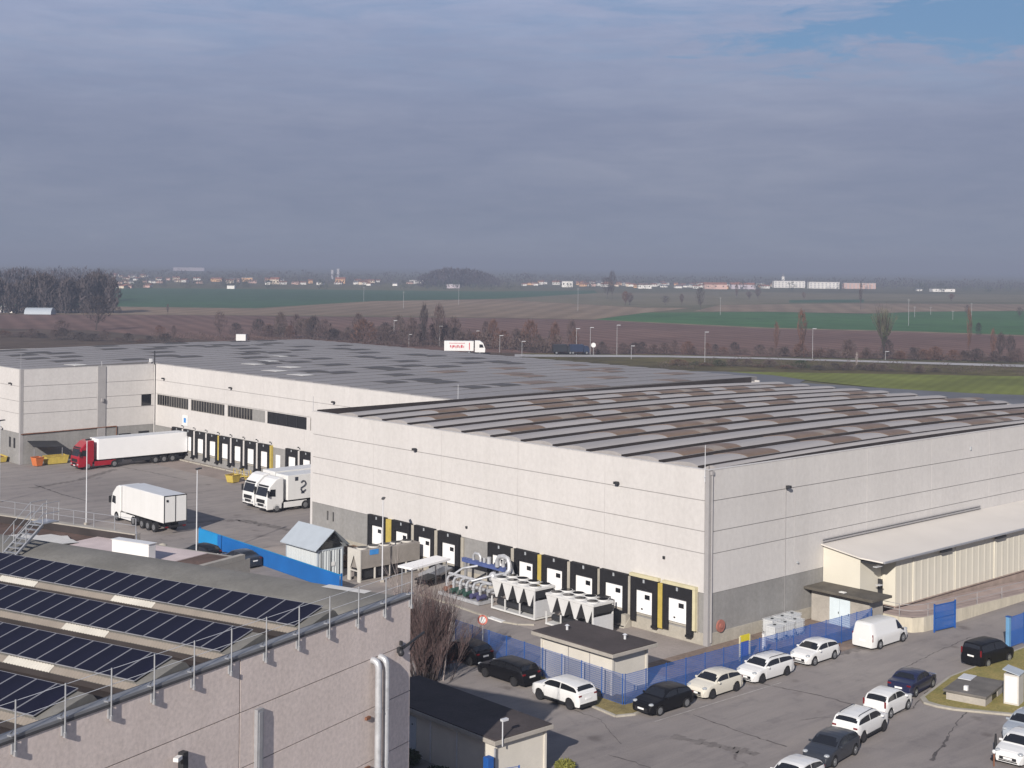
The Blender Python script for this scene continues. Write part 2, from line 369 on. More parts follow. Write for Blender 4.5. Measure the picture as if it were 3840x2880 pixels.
def asphalt_mat():
    m = bpy.data.materials.new('worn_asphalt'); m.use_nodes = True; t = m.node_tree; b = t.nodes['Principled BSDF']
    b.inputs['Roughness'].default_value = .9; b.inputs['Specular IOR Level'].default_value = .25
    tcn = t.nodes.new('ShaderNodeTexCoord'); V = tcn.outputs['Object']
    def mp(sc, rot=0):
        n = t.nodes.new('ShaderNodeMapping'); n.inputs['Scale'].default_value = sc; n.inputs['Rotation'].default_value = (0, 0, rot); t.links.new(V, n.inputs[0]); return n.outputs[0]
    def nz(vec, s, d=5, r=.6, dist=0):
        n = t.nodes.new('ShaderNodeTexNoise'); n.inputs['Scale'].default_value = s; n.inputs['Detail'].default_value = d; n.inputs['Roughness'].default_value = r; n.inputs['Distortion'].default_value = dist
        t.links.new(vec, n.inputs['Vector']); return n.outputs['Fac']
    def rmp(f, st):
        n = t.nodes.new('ShaderNodeValToRGB'); cr = n.color_ramp
        while len(cr.elements) < len(st): cr.elements.new(.5)
        for e, (p, c) in zip(cr.elements, st): e.position = p; e.color = (*c, 1)
        t.links.new(f, n.inputs[0]); return n.outputs[0]
    def mul(a, b_, f=1.0):
        x = t.nodes.new('ShaderNodeMix'); x.data_type = 'RGBA'; x.blend_type = 'MULTIPLY'; x.inputs[0].default_value = f
        t.links.new(a, x.inputs[6]); t.links.new(b_, x.inputs[7]); return x.outputs[2]
    out = rmp(nz(V, .06, 4, .6, .4), [(.3, (.220, .198, .188)), (.5, (.255, .230, .217)), (.7, (.295, .267, .248))])
    out = mul(out, rmp(nz(mp((.10, .9, 1), .0), 1.0, 5, .62, .8), [(.34, (.86, .86, .87)), (.55, (1, 1, 1)), (.75, (1.07, 1.06, 1.04))]))   # wheel tracks along the lanes
    out = mul(out, rmp(nz(V, .55, 6, .66, .3), [(.28, (.80, .80, .82)), (.46, (1, 1, 1)), (.8, (1.05, 1.04, 1.03))]))
    out = mul(out, rmp(nz(V, 9, 3), [(.3, (.92, .92, .92)), (.7, (1.05, 1.05, 1.05))]))
    # cracks: thin edges of a distorted cell pattern, broken up
    nv = t.nodes.new('ShaderNodeTexNoise'); nv.inputs['Scale'].default_value = .35; nv.inputs['Detail'].default_value = 4; t.links.new(V, nv.inputs['Vector'])
    ad = t.nodes.new('ShaderNodeMix'); ad.data_type = 'RGBA'; ad.blend_type = 'LINEAR_LIGHT'; ad.inputs[0].default_value = 1.6
    t.links.new(V, ad.inputs[6]); t.links.new(nv.outputs['Color'], ad.inputs[7])
    vo = t.nodes.new('ShaderNodeTexVoronoi'); vo.feature = 'DISTANCE_TO_EDGE'; vo.inputs['Scale'].default_value = .11; t.links.new(ad.outputs[2], vo.inputs['Vector'])
    cr = rmp(vo.outputs['Distance'], [(.0, (.55, .53, .53)), (.004, (.66, .65, .65)), (.009, (1, 1, 1))])
    brk = rmp(nz(V, .16, 3), [(.60, (0, 0, 0)), (.68, (1, 1, 1))])
    x = t.nodes.new('ShaderNodeMix'); x.data_type = 'RGBA'; x.blend_type = 'MULTIPLY'; t.links.new(brk, x.inputs[0]); t.links.new(out, x.inputs[6]); t.links.new(cr, x.inputs[7]); out = x.outputs[2]
    # oil spots
    vo2 = t.nodes.new('ShaderNodeTexVoronoi'); vo2.inputs['Scale'].default_value = .22; t.links.new(ad.outputs[2], vo2.inputs['Vector'])
    out = mul(out, rmp(vo2.outputs['Distance'], [(.05, (.60, .58, .57)), (.13, (1, 1, 1))]), .8)
    t.links.new(out, b.inputs['Base Color'])
    return m
ASPH = asphalt_mat()
sheet('pavement', [(-75, -70), (110, -70), (110, 175), (-75, 175)], 0.0, ASPH)
G['apron'] = pmat('apron_concrete', (.285, .25, .228), .9, var=.13, scale=.25, fine=.08, fscale=4)
def crack(pix, w0, m='crack_tar'):
    mb = MB(); P = [gp(*p) for p in pix]; pts = []; cr_ = random.Random(int(pix[0][0]))
    for a_, b_ in zip(P[:-1], P[1:]):
        n_ = max(2, int((b_ - a_).length / .35)); d_ = (b_ - a_).normalized(); nn = Vector((-d_.y, d_.x, 0))
        for i in range(n_): pts.append(a_.lerp(b_, i / n_) + nn * cr_.gauss(0, .05))
    pts.append(P[-1])
    for a_, b_ in zip(pts[:-1], pts[1:]):
        d_ = (b_ - a_); 
        if d_.length < 1e-3: continue
        nn = Vector((-d_.y, d_.x, 0)).normalized() * w0 * cr_.uniform(.3, 1.0) / 2
        mb.quad(*[(q.x, q.y, .006) for q in (a_ - nn, b_ - nn, b_ + nn, a_ + nn)])
    tag(obj('pavement', mb, M[m], recalc=False), kind='structure')
mk('crack_tar', (.085, .075, .072), .85, var=.3, scale=2)
mk('damp_stain', (.165, .147, .138), .9, var=.2, scale=1)
for pix_, w_ in (([(2842, 2560), (2950, 2583), (3060, 2605), (3190, 2640), (3300, 2665)], .16), ([(2600, 2680), (2700, 2718), (2800, 2752), (2950, 2800)], .14), ([(2280, 2830), (2360, 2852), (2440, 2880)], .12),
                 ([(3492, 2852), (3530, 2800), (3556, 2760)], .26), ([(3556, 2760), (3590, 2706), (3640, 2660), (3700, 2620)], .10), ([(3350, 2680), (3420, 2655), (3480, 2590)], .10), ([(3400, 2500), (3520, 2440), (3640, 2390)], .10),
                 ([(3000, 2700), (3090, 2690), (3200, 2700)], .08), ([(3100, 2860), (3180, 2790), (3260, 2740)], .08), ([(2100, 2640), (2250, 2700), (2330, 2790)], .07), ([(130, 1818), (220, 1850), (330, 1880)], .35), ([(420, 1745), (560, 1770), (700, 1800)], .2), ([(560, 1860), (650, 1845), (760, 1850)], .2)): crack(pix_, w_)
for pix_, w_ in (([(2520, 2760), (2660, 2790), (2840, 2830)], 1.3), ([(3050, 2480), (3250, 2420), (3420, 2360)], 1.1), ([(820, 1700), (1000, 1740), (1120, 1780)], 2.2), ([(120, 1830), (300, 1800), (430, 1760)], 1.5), ([(700, 1960), (900, 1950), (1100, 1990)], 1.6)): crack(pix_, w_, 'damp_stain')
sheet('path', [(-6.6, -1.2), (0, -1.2), (0, 51), (-6.6, 51)], .004, G['apron'])
sheet('path', [(13.0, 78), (18.4, 78), (18.4, 119), (13.0, 119)], .004, pmat('dock_concrete', (.235, .195, .175), .9, var=.2, scale=.3, fine=.1))
sheet('path', [(-8, -7.2), (14, -7.2), (14, 0), (-8, 0)], .008, pmat('dirt_strip', (.20, .15, .12), .95, var=.22, scale=.5, fine=.2, fscale=3))
# painted line in front of the parking row and short marks
mk('line_paint', (.36, .34, .32), .8, var=.25, scale=1.5)
mb = MB(); mb.quad((-15.6, -8.75, .012), (-3, -8.95, .012), (-3, -8.87, .012), (-15.6, -8.67, .012)); tag(obj('road_marking', mb, M['line_paint'], recalc=False), kind='structure')
# white kerb on the far side of the access lane
def kerb(pts, h=.13, wd=.16, m='plinth', name='kerb'):
    mb = MB()
    for a, b in zip(pts[:-1], pts[1:]):
        a = Vector((*a, 0)); b = Vector((*b, 0)); d = (b - a).normalized(); n = Vector((-d.y, d.x, 0)) * wd / 2
        vs = [a + n, b + n, b - n, a - n]; mb.add([tuple(p) for p in vs] + [(p.x, p.y, h) for p in vs], [(4, 5, 6, 7), (0, 1, 5, 4), (1, 2, 6, 5), (2, 3, 7, 6), (3, 0, 4, 7)])
    return tag(obj(name, mb, M[m]), kind='structure')
kerb([(-6.2, 26), (-6.4, 21.6), (-6.8, 16.8)], .10, .22)
kerb([(-6.75, 16.6), (-6.85, 14.9)], .10, .42, 'white_paint')
kerb([(-6.85, 14.85), (-6.5, 13.6), (-5.6, 12.7)], .10, .2, 'plinth')
kerb([(-15.0, 8.4), (-15.6, 1.6), (-16.5, -4.6), (-16.75, -6.55), (-15.6, -7.05), (-12.6, -6.6)], .12, .18)
# strip of dry grass behind that kerb, at the foot of the fence
mk('dry_turf', (.22, .175, .07), .95, var=.3, scale=1.2, fine=.25, fscale=9)
sheet('verge', [(-14.95, 8.2), (-14.7, 8.2), (-14.3, 1.5), (-13.3, -4.9), (-12.9, -6.4), (-15.5, -6.95), (-16.65, -6.5), (-16.4, -4.6), (-15.55, 1.6)], .10, M['dry_turf'])
# planted island on the right
isl = [(6.6, -15.75), (0.95, -17.0), (0.25, -17.7), (0.2, -18.6), (0.5, -19.7), (2.6, -23.2), (5.4, -26.6), (26, -30), (26, -15.2)]
mb = MB(); mb.prism_z([(x, y) for x, y in isl], 0, .13); tag(obj('kerb', mb, M['plinth'], bevel=.02), kind='structure')
cx, cy = 12, -21
sheet('verge', [(x + (cx - x) * .025 + (.12 if x < 3 else 0), y + (cy - y) * .035) for x, y in isl], .137, pmat('dry_lawn', (.31, .245, .085), .95, var=.35, scale=.7, fine=.3, fscale=7, col2=(.185, .175, .05)))

# ================================================================ haze
def haze():
    mb = MB(); mb.box(-900, 9000, -900, 9000, -1.4, 62)
    m = bpy.data.materials.new('haze'); m.use_nodes = True; t = m.node_tree; t.nodes.clear()
    v = t.nodes.new('ShaderNodeVolumePrincipled'); v.inputs['Density'].default_value = 0.00042; v.inputs['Color'].default_value = (.40, .45, .575, 1); v.inputs['Anisotropy'].default_value = 0.0
    o = t.nodes.new('ShaderNodeOutputMaterial'); t.links.new(v.outputs[0], o.inputs['Volume'])
    h = obj('haze', mb, m); tag(h, kind='stuff'); return h
HAZE = True
if HAZE: haze()
# ================================================================ the two warehouses
JZ = [3.85, 6.79, 8.43, 10.71, 13.0]
def panel_wall(mb, axis, pos, a0, a1, face, zs=JZ, th=.22, vj=9.6, holes=()):
    """precast panels (material 0) in front of a recessed joint backing (material 1).
    axis 'x': wall plane x=pos running in y; face -1/+1 = side it looks to; holes = (a0,a1,z0,z1)"""
    def put(u0, u1, z0, z1, d0, d1, m):
        lo, hi = sorted((pos - face * d0, pos - face * d1))
        if axis == 'x': mb.box(lo, hi, u0, u1, z0, z1, m)
        else: mb.box(u0, u1, lo, hi, z0, z1, m)
    def cut(u0, u1, z0, z1, d0, d1, m):
        hs = [h for h in holes if h[0] < u1 and h[1] > u0 and h[2] < z1 and h[3] > z0]
        if not hs: put(u0, u1, z0, z1, d0, d1, m); return
        us = sorted({u0, u1, *[min(max(h[i], u0), u1) for h in hs for i in (0, 1)]}); vs = sorted({z0, z1, *[min(max(h[i], z0), z1) for h in hs for i in (2, 3)]})
        for ua, ub in zip(us[:-1], us[1:]):
            for va, vb in zip(vs[:-1], vs[1:]):
                if not any(h[0] <= ua + 1e-6 and h[1] >= ub - 1e-6 and h[2] <= va + 1e-6 and h[3] >= vb - 1e-6 for h in hs): put(ua, ub, va, vb, d0, d1, m)
    nb = max(1, round((a1 - a0) / vj)); st = (a1 - a0) / nb
    for z0, z1 in zip(zs[:-1], zs[1:]):
        for i in range(nb):
            cut(a0 + i * st + (.012 if i else 0), a0 + (i + 1) * st - (.012 if i < nb - 1 else 0), z0 + .03, z1 - (.03 if z1 < 12.9 else 0), 0, th, 0)
    cut(a0 + .02, a1 - .02, zs[0], zs[-1] - .05, .06, th + .05, 1)

def vprof(u, crown, edge):
    """height across one shell: u=-1 near edge (high, rounded), u=+1 far edge (low)"""
    if u < -.35: return crown - (crown - (edge + .50 * (crown - edge))) * ((-.35 - u) / .65) ** 2.6
    return crown - (crown - edge) * ((u + .35) / 1.35) ** 1.5
def vault_roof(parent, x0, x1, valleys, crown, edge, sheet_m, patches, rng, riser=None, xstart=None, camber=(.42, 30, 34)):
    """row of shallow barrel shells running along x, gently cambered, dark gutters between, translucent skylights on them"""
    seg = 12; cam_z = lambda x: camber[0] * (1 - ((x - camber[1]) / camber[2]) ** 2)
    rb = MB(); k = seg + 1
    for (ya, yb) in valleys:
        w2 = (yb - ya) / 2; yc = (ya + yb) / 2; prof = []
        for i in range(k): u = -1 + 2 * i / seg; prof.append((yc + u * w2, vprof(u, crown, edge)))
        xs = x0 if xstart is None else xstart(ya); nx = 18; X = [xs + (x1 - xs) * j / nx for j in range(nx + 1)]; n0 = len(rb.v)
        for x in X:
            for y, z in prof: rb.v.append((x, y, z + cam_z(x)))
        for j in range(nx):
            for i in range(seg): q = n0 + j * k + i; rb.f.append((q, q + 1, q + k + 1, q + k)); rb.m.append(0)
        for x, flip in ((x1, 1), (xs, -1)):
            rb.add([(x, y, z + cam_z(x)) for y, z in prof] + [(x, prof[-1][0], edge - .6 + cam_z(x)), (x, prof[0][0], edge - .6 + cam_z(x))], [tuple(range(k + 2))[::flip]], 0)
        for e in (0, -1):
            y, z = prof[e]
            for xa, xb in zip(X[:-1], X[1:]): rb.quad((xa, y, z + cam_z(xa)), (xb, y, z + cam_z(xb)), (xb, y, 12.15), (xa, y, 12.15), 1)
    roof = obj('roof', rb, [sheet_m, riser or M['membrane']], parent, smooth=25, recalc=False)  # edge risers take a dark colour for the shadow under each shell's lip
    for (vi, xa, xb, mname) in patches:
        ya, yb = valleys[vi]; w2 = (yb - ya) / 2; yc = (ya + yb) / 2; mb = MB(); pr = []
        for i in range(k): u = (-1 + 2 * i / seg) * .985; pr.append((yc + u * w2, vprof(u, crown, edge) + .03))
        xm = (xa + xb) / 2
        for xp, xq in ((xa, xm), (xm, xb)):
            for p_, q_ in zip(pr[:-1], pr[1:]): mb.quad((xp, p_[0], p_[1] + cam_z(xp)), (xq, p_[0], p_[1] + cam_z(xq)), (xq, q_[0], q_[1] + cam_z(xq)), (xp, q_[0], q_[1] + cam_z(xp)))
        for x in (xa, xb): mb.add([(x, y, z + cam_z(x)) for y, z in pr] + [(x, y, z - .06 + cam_z(x)) for y, z in pr], [(i, i + 1, k + i + 1, k + i) for i in range(seg)])
        obj('skylight', mb, M[mname], roof, smooth=30, recalc=False)
    return roof

def dock(parent, x, yl, yr, top=4.02, door_z=(1.25, 3.05), protr=.34, window=True, low=.62, handle=True):
    """loading dock on a wall facing -x: rubber shelter, door with small window, bumpers"""
    w_ = yl - yr; yc = (yl + yr) / 2; mb = MB(); xo = x - protr
    mb.box(xo, x - .003, yl - .16, yl, low, top); mb.box(xo, x - .003, yr, yr + .16, low, top); mb.box(xo, x - .003, yr + .16, yl - .16, top - .16, top)
    fl = .50                                                           # side and top curtains
    mb.box(xo + .02, xo + .06, yl - .16 - fl + .12, yl - .16, low, top - .16); mb.box(xo + .02, xo + .06, yr + .16, yr + .16 + fl - .14, low, top - .16)
    mb.box(xo + .025, xo + .065, yr + .16 + fl - .16, yl - .16 - fl + .14, top - .92, top - .16)
    # foot pads
    mb.box(xo - .12, x - .003, yr + .02, yr + .5, low - .18, low - .003)
    d = obj('loading_dock', mb, M['black_rubber'], parent)
    db = MB(); y0, y1 = yr + .36, yl - .36
    nz = 4; hz = (door_z[1] + .35 - door_z[0]) / nz
    for i in range(nz): db.box(x - .06, x - .012, y0, y1, door_z[0] + i * hz + .008, door_z[0] + (i + 1) * hz - .008)
    db.box(x - .05, x - .011, y0, y1, door_z[0], door_z[1] + .3)
    obj('door', db, M['door_white'], d)
    if window:
        wb = MB(); wb.box(x - .075, x - .062, y0 + .60, y0 + 1.12, door_z[0] + 1.12, door_z[0] + 1.48); obj('window', wb, M['dark_glass'], d, bevel=.03)
    if handle:
        hb = MB(); hb.cbox(x - .075, y1 - .62, door_z[0] + .33, .03, .17, .12); obj('handle', hb, M['dark_metal'], d)
    tb = MB(); tb.box(xo - .03, xo + .018, yc - .10, yc + .06, top - .34, top - .08); obj('lamp', tb, M['lamp_clear'], d)
    pb = MB(); pb.box(x - .09, x - .003, y0 + .1, y1 - .1, 1.10, 1.22); obj('dock_plate', pb, M['plinth'], d)
    return d

def floodlight(parent, x, y, z, dx, dy):
    mb = MB(); mb.cbox(x + dx * .12, y + dy * .12, z - .05, .08, .08, .25); mb.cbox(x + dx * .32, y + dy * .32, z + .06, .34, .34, .20)
    return obj('floodlight', mb, M['dark_metal'], parent, bevel=.02)
def rod(parent, x, y, z0, h, m='galv_light', r=.022):
    mb = MB(); mb.tube([(x, y, z0 - .9), (x, y, z0 + h)], [r * 1.4, r], 6); mb.cbox(x, y, z0 - .5, .12, .12, .05); return obj('lightning_rod', mb, M[m], parent)

# ---------------- front warehouse
LW, XE = 51.44, 71.0
wh = thing('warehouse', 'long pale panel warehouse with eleven black loading docks along its sunlit side', 'warehouse')
mb = MB(); panel_wall(mb, 'x', 0.0, .42, LW, -1, holes=[])
panel_wall(mb, 'y', 0.0, .42, XE, -1)
mb.box(XE - .22, XE, .5, LW, 3.85, 12.55, 0); mb.box(.3, XE - .22, LW - .2, LW, 3.85, 13.0, 0)
# white return at the left end of the dock side
mb.box(-.004, .30, LW, LW + .05, 3.9, 13.0, 0)
obj('wall', mb, [M['panel_white'], M['joint']], wh)
mb = MB()
for y0, y1 in ((.42, 47.7), (47.98, 48.66), (48.94, LW)): mb.box(.015, .25, y0, y1, .92, 3.85)
for z0, z1 in ((.92, 2.35), (3.30, 3.85)):
    mb.box(.015, .25, 47.7, 47.98, z0, z1); mb.box(.015, .25, 48.66, 48.94, z0, z1)
mb.box(.42, XE, .015, .25, .92, 3.85); mb.box(XE - .25, XE - .02, .3, LW, 0, 3.85); mb.box(.3, XE, LW - .25, LW - .02, 0, 3.85)
obj('lower_wall', mb, M['panel_grey'], wh)
for ya in (47.7, 48.66):
    mb = MB(); mb.box(.12, .16, ya, ya + .28, 2.35, 3.30); obj('window', mb, M['dark_glass'], wh)
mb = MB(); mb.box(-.02, .25, .42, LW, 0, .92); mb.box(.42, XE, -.02, .25, 0, .92); obj('plinth', mb, M['plinth'], wh, bevel=.015)
mb = MB()                                                              # corner column, set back between two nibs
mb.box(.03, .40, .03, .40, 3.85, 12.98); mb.box(-.015, .40, -.015, .40, 0, 3.85)
obj('corner_column', mb, M['post_grey'], wh)
mb = MB(); mb.box(.012, .42, LW + .06, LW + .42, 0, 12.95); obj('end_column', mb, M['panel_white'], wh)
mb = MB(); mb.tube([(.30, -.06, 12.85), (.30, -.06, .25)], .075, 8); mb.cbox(.30, -.06, 12.80, .26, .2, .28)
for z in (2.5, 5, 7.5, 10): mb.cbox(.30, -.04, z, .20, .12, .05)
obj('downpipe', mb, M['post_grey'], wh, smooth=40)
rod(wh, 18.9, LW - .25, 13.06, 1.7); rod(wh, -.05, .36, 13.0, 1.85); rod(wh, .1, LW + .2, 13.0, 1.5, 'galv')
# grey and yellow piers between the docks, cream lintels
DK = [(41.66, 38.87), (37.9, 35.0), (34.5, 31.62), (31.08, 28.15), (24.25, 21.35), (20.85, 18.05), (17.48, 14.53), (14.1, 11.1), (10.75, 7.80), (7.45, 4.72), (4.15, 1.30)]
for i, (yl, yr) in enumerate(DK):
    t = 4.02
    dock(wh, 0.0, yl, yr, t, window=True, handle=i > 3)
    nxt = DK[i + 1][0] if i < 10 else None
    mb = MB()
    yel = i in (0, 5, 9)
    if nxt is not None and yr - nxt < 1.5: mb.box(-.30, -.003, nxt + .06, yr - .06, .55 if yel else .93, t - .08)
    else: mb.box(-.12, -.003, yr - .42, yr - .06, .93, t - .2)
    obj('dock_pier', mb, M['yellow'] if yel else M['plinth'], wh)
mb = MB(); mb.box(-.34, -.004, 4.62, 7.6, 4.03, 4.26); mb.box(-.34, -.004, .95, 4.25, 4.03, 4.24); mb.box(-.34, -.004, .95, 1.22, 1.0, 4.02); obj('dock_lintel', mb, M['yellow_pale'], wh)
mb = MB(); mb.box(-.75, -.03, 7.55, 8.0, 0, 1.0); mb.add([(-1.0, 7.5, 0), (-.2, 7.5, 0), (-.2, 8.0, 0), (-1.0, 8.0, 0), (-.2, 7.5, .8), (-.2, 8.0, .8)], [(0, 1, 2, 3), (0, 4, 1), (3, 2, 5), (0, 3, 5, 4), (1, 4, 5, 2)]); obj('dock_bollard', mb, M['plinth'], wh)
for y, z in ((27.4, 4.8), (4.3, 5.9)):
    mb = MB(); mb.cbox(-.06, y, z, .12, .18, .2); obj('vent', mb, M['dark_metal'], wh)
floodlight(wh, 0, 34.6, 10.9, -1, 0); floodlight(wh, 0, 9.1, 10.95, -1, 0); floodlight(wh, 9.3, 0, 10.85, 0, -1)
mb = MB(); mb.tube([(9.3, -.05, 10.6), (9.3, -.05, .9)], .018, 5); obj('conduit', mb, M['post_grey'], wh)
mb = MB(); mb.cbox(10.9, -.08, 4.75, .16, .16, .12); mb.cbox(37.3, -.06, 11.6, .12, .12, .3); obj('wall_lamp', mb, M['lamp_clear'], wh)
# hose reel near the corner
mb = MB(); mb.tube([(1.35, -.18, 1.35), (1.35, -.05, 1.35)], .46, 20); mb.tube([(1.35, -.24, 1.35), (1.35, -.18, 1.35)], .20, 12); o_ = obj('hose_reel', mb, pmat('faded_red', (.33, .13, .10), .7, var=.2, scale=2), wh, smooth=40)
# roof deck, parapet backs, gutters
mb = MB(); mb.box(.22, XE - .2, .22, LW - .21, 11.9, 12.16)
mb.box(.221, .30, .30, LW - .3, 12.16, 12.97); mb.box(.30, XE - .22, .221, .30, 12.16, 12.97); mb.box(.30, XE - .22, LW - .30, LW - .205, 12.16, 13.16)
obj('roof_membrane', mb, M['membrane'], wh)
mb = MB(); mb.box(-.03, .33, -.03, LW + .03, 13.0, 13.035); mb.box(.33, XE, -.03, .33, 13.0, 13.035); obj('parapet_cap', mb, M['panel_white'], wh)
PIT = 3.96
vf = [(2.15 + PIT * k + .20, 2.15 + PIT * (k + 1) - .20) for k in range(12)]
vf = [(.62, 1.92)] + vf
prng = random.Random(11); patches = []
for i in range(1, 13):
    if i % 3 == 0: continue                                             # every third shell has no skylights
    x = prng.uniform(4, 12)
    while x < 65 and len(patches) < 99:
        L = prng.uniform(3.6, 4.6); patches.append((i, x, x + L, 'sky_brown')); x += L
        if prng.random() < .45: s_ = prng.uniform(1.6, 2.2); patches.append((i, x + .05, x + s_, 'sky_beige')); x += s_; s_ = prng.uniform(1.7, 2.2); patches.append((i, x, x + s_, 'sky_brown')); x += s_
        x += prng.choice((2.6, 4.2, 5.5, 7.5, 10.5))
patches = patches[:98]
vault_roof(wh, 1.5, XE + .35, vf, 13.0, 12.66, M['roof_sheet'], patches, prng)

# ---------------- rear warehouse (L-shaped)
XD, YE, XL, YF, XR = 18.5, 119.6, -1.6, 166.0, 73.0
wr = thing('warehouse', 'rear warehouse with a strip of dark windows above its docks and a huge grey roof', 'warehouse')
W1 = [(109.75, 118.8), (99.9, 109.0), (89.7, 99.1), (80.1, 89.2), (70.2, 79.3)]
mb = MB(); panel_wall(mb, 'x', XD, LW + .05, YE - .3, -1, zs=[4.06, 8.72, 10.66, 13.0], holes=[(a, b, 7.05, 8.62) for a, b in W1])
panel_wall(mb, 'y', YE, XL + .45, 9.6, -1, zs=[4.2, 6.9, 8.6, 10.66, 13.0], vj=40)
panel_wall(mb, 'y', YE, 10.8, XD + .2, -1, zs=[4.2, 6.9, 8.6, 10.66, 13.0], vj=40, holes=[(16.4, 18.0, 6.95, 8.6)])
panel_wall(mb, 'x', XL, YE + .45, YF, -1, zs=[4.25, 6.9, 8.6, 10.66, 13.0], vj=12)
mb.box(XL, XR, YF, YF + .2, 0, 12.8, 0); mb.box(XR - .2, XR, LW, YF, 0, 12.6, 0)
obj('wall', mb, [M['panel_white'], M['joint']], wr)
mb = MB()
mb.box(XD + .015, XD + .25, LW + .05, YE - .02, .95, 4.06); mb.box(XL + .45, XD, YE + .015, YE + .25, 0, 4.2); mb.box(XL + .015, XL + .25, YE + .45, YF, 0, 4.25); mb.box(XD - .02, XD + .25, LW + .05, YE - .02, 0, .95)
obj('lower_wall', mb, M['panel_grey'], wr)
mb = MB(); mb.box(XL, XL + .42, YE, YE + .42, 0, 12.96); obj('corner_column', mb, M['post_grey'], wr)
mb = MB(); mb.box(9.6, 10.8, YE - .12, YE + .2, 0, 12.98); mb.cbox(10.2, YE - .3, 8.2, .3, .3, .5); obj('pilaster', mb, M['post_grey'], wr)
mb = MB(); mb.tube([(XD - .1, YE - .12, 12.9), (XD - .1, YE - .12, .3)], .08, 8); obj('downpipe', mb, M['panel_white'], wr, smooth=40)
mb = MB(); mb.tube([(XD - .1, YE - .1, 11.8), (XD - .1, YE - .1, 14.9)], .09, 6); obj('lightning_rod', mb, M['dark_metal'], wr); rod(wr, XL + .1, YE + .2, 13, 2.2, 'galv'); rod(wr, 10.2, YE, 13, .7)
mb = MB(); mb.cbox(XD + .5, YE + 2.2, 13.35, .35, .35, .5); obj('vent', mb, M['white_paint'], wr)
mb = MB(); mb.tube([(XL + .1, YE - .1, 4.14), (12.5, YE - .1, 4.3), (12.5, YE - .1, 2.2)], .07, 6); obj('pipe', mb, M['rust'], wr)
def window_band(parent, x, y0, y1, z0, z1, n, glassm='dark_glass', frame='win_frame'):
    mb = MB(); mb.box(x + .09, x + .12, y0, y1, z0, z1); g_ = obj('window', mb, M[glassm], parent)
    fb = MB(); st = (y1 - y0) / n
    for i in range(n + 1): fb.box(x + .04, x + .088, y0 + i * st - (.05 if i else 0), y0 + i * st + (.05 if i < n else 0), z0, z1)
    fb.box(x + .045, x + .086, y0, y1, z0, z0 + .07); fb.box(x + .045, x + .086, y0, y1, z1 - .07, z1)
    obj('frame', fb, M[frame], g_)
mk('mullion', (.20, .185, .165), .6)
for i, (a, b) in enumerate(W1):
    if i == 2:
        window_band(wr, XD, 92.85, b, 7.05, 8.62, 9, frame='mullion'); mb = MB(); mb.box(XD + .03, XD + .12, a, 92.84, 7.05, 8.62); obj('grey_panel', mb, M['panel_grey'], wr)
    elif i == 3: window_band(wr, XD, a, b, 7.05, 8.62, 4, frame='dark_metal')
    else: window_band(wr, XD, a, b, 7.05, 8.62, 13, frame='mullion')
mb = MB(); mb.box(16.4, 18.0, YE + .08, YE + .12, 6.95, 8.6); obj('window', mb, M['dark_glass'], wr)
for xa, xb, za, zb in ((12.9, 14.7, 2.55, 3.15), (16.0, 17.6, 2.7, 3.3)):
    mb = MB(); mb.box(xa, xb, YE - .06, YE + .012, za, zb); obj('window', mb, M['dark_glass'], wr)
for ya in (121.2, 122.7):
    mb = MB(); mb.box(XL - .03, XL + .012, ya, ya + .55, 2.1, 3.5); obj('window', mb, M['dark_glass'], wr)
for k in range(-2, 9):
    if k == 6: continue
    yl = 107.25 - 3.27 * k
    dock(wr, XD, yl, yl - 2.75, 4.35, door_z=(1.35, 3.1), window=False, handle=False)
    mb = MB(); mb.box(XD - .3, XD - .003, yl - 3.20, yl - 2.82, .95, 4.3); obj('dock_pier', mb, M['yellow'] if k in (1, 5) else M['panel_white'], wr)
    mb = MB(); mb.tube([(XD - .05, yl - 3.0, 4.4), (XD - .3, yl - 3.0, 4.72)], .025, 5); mb.cbox(XD - .36, yl - 3.0, 4.76, .22, .12, .12); obj('wall_lamp', mb, M['dark_metal'], wr)
    mb = MB(); mb.box(XD - 1.1, XD - .9, yl - 2.9, yl + .1, 0, .16); obj('dock_kerb', mb, M['plinth'], wr)
mb = MB(); mb.box(XD - .05, XD + .01, 86.0, 87.0, 1.0, 3.2); obj('door', mb, M['door_white'], wr)
mb = MB(); mb.box(XD - .05, XD + .012, 112.3, 114.6, 2.6, 4.0); obj('window', mb, M['brown_glazing'], wr)
mb = MB(); mb.box(XD - .06, XD - .004, 109.8, 111.3, 4.75, 6.25); s_ = obj('wall_sign', mb, M['white_paint'], wr)
mb = MB(); mb.box(XD - .075, XD - .062, 110.25, 110.85, 5.2, 5.85); obj('mark', mb, M['sign_blue'], s_)
for y in (116.6, 98.0, 74): floodlight(wr, XD, y, 11.0, -1, 0)
floodlight(wr, XL, 122.5, 10.9, -1, 0)
mb = MB(); mb.tube([(XL - .02, 126, 4.6), (XL - .9, 125.2, 4.9)], .05, 5); mb.cbox(XL - 1.1, 125, 4.95, .4, .4, .12); obj('wall_lamp', mb, M['dark_metal'], wr)
mb = MB(); mb.prism_z([(XD + .22, LW), (XR - .2, LW), (XR - .2, YF), (XL + .22, YF), (XL + .22, YE + .22), (XD + .22, YE + .22)], 11.9, 12.14); obj('roof_membrane', mb, M['membrane'], wr)
mb = MB(); mb.box(XD - .03, XD + .32, LW + .4, YE - .03, 13.0, 13.03); mb.box(XL, XD + .32, YE - .03, YE + .3, 13.0, 13.03); mb.box(XL - .03, XL + .3, YE + .3, YF, 13.0, 13.03); obj('parapet_cap', mb, M['panel_white'], wr)
vr = [(52.1 + PIT * k + .07, 52.1 + PIT * (k + 1) - .07) for k in range(28)]
patches = []
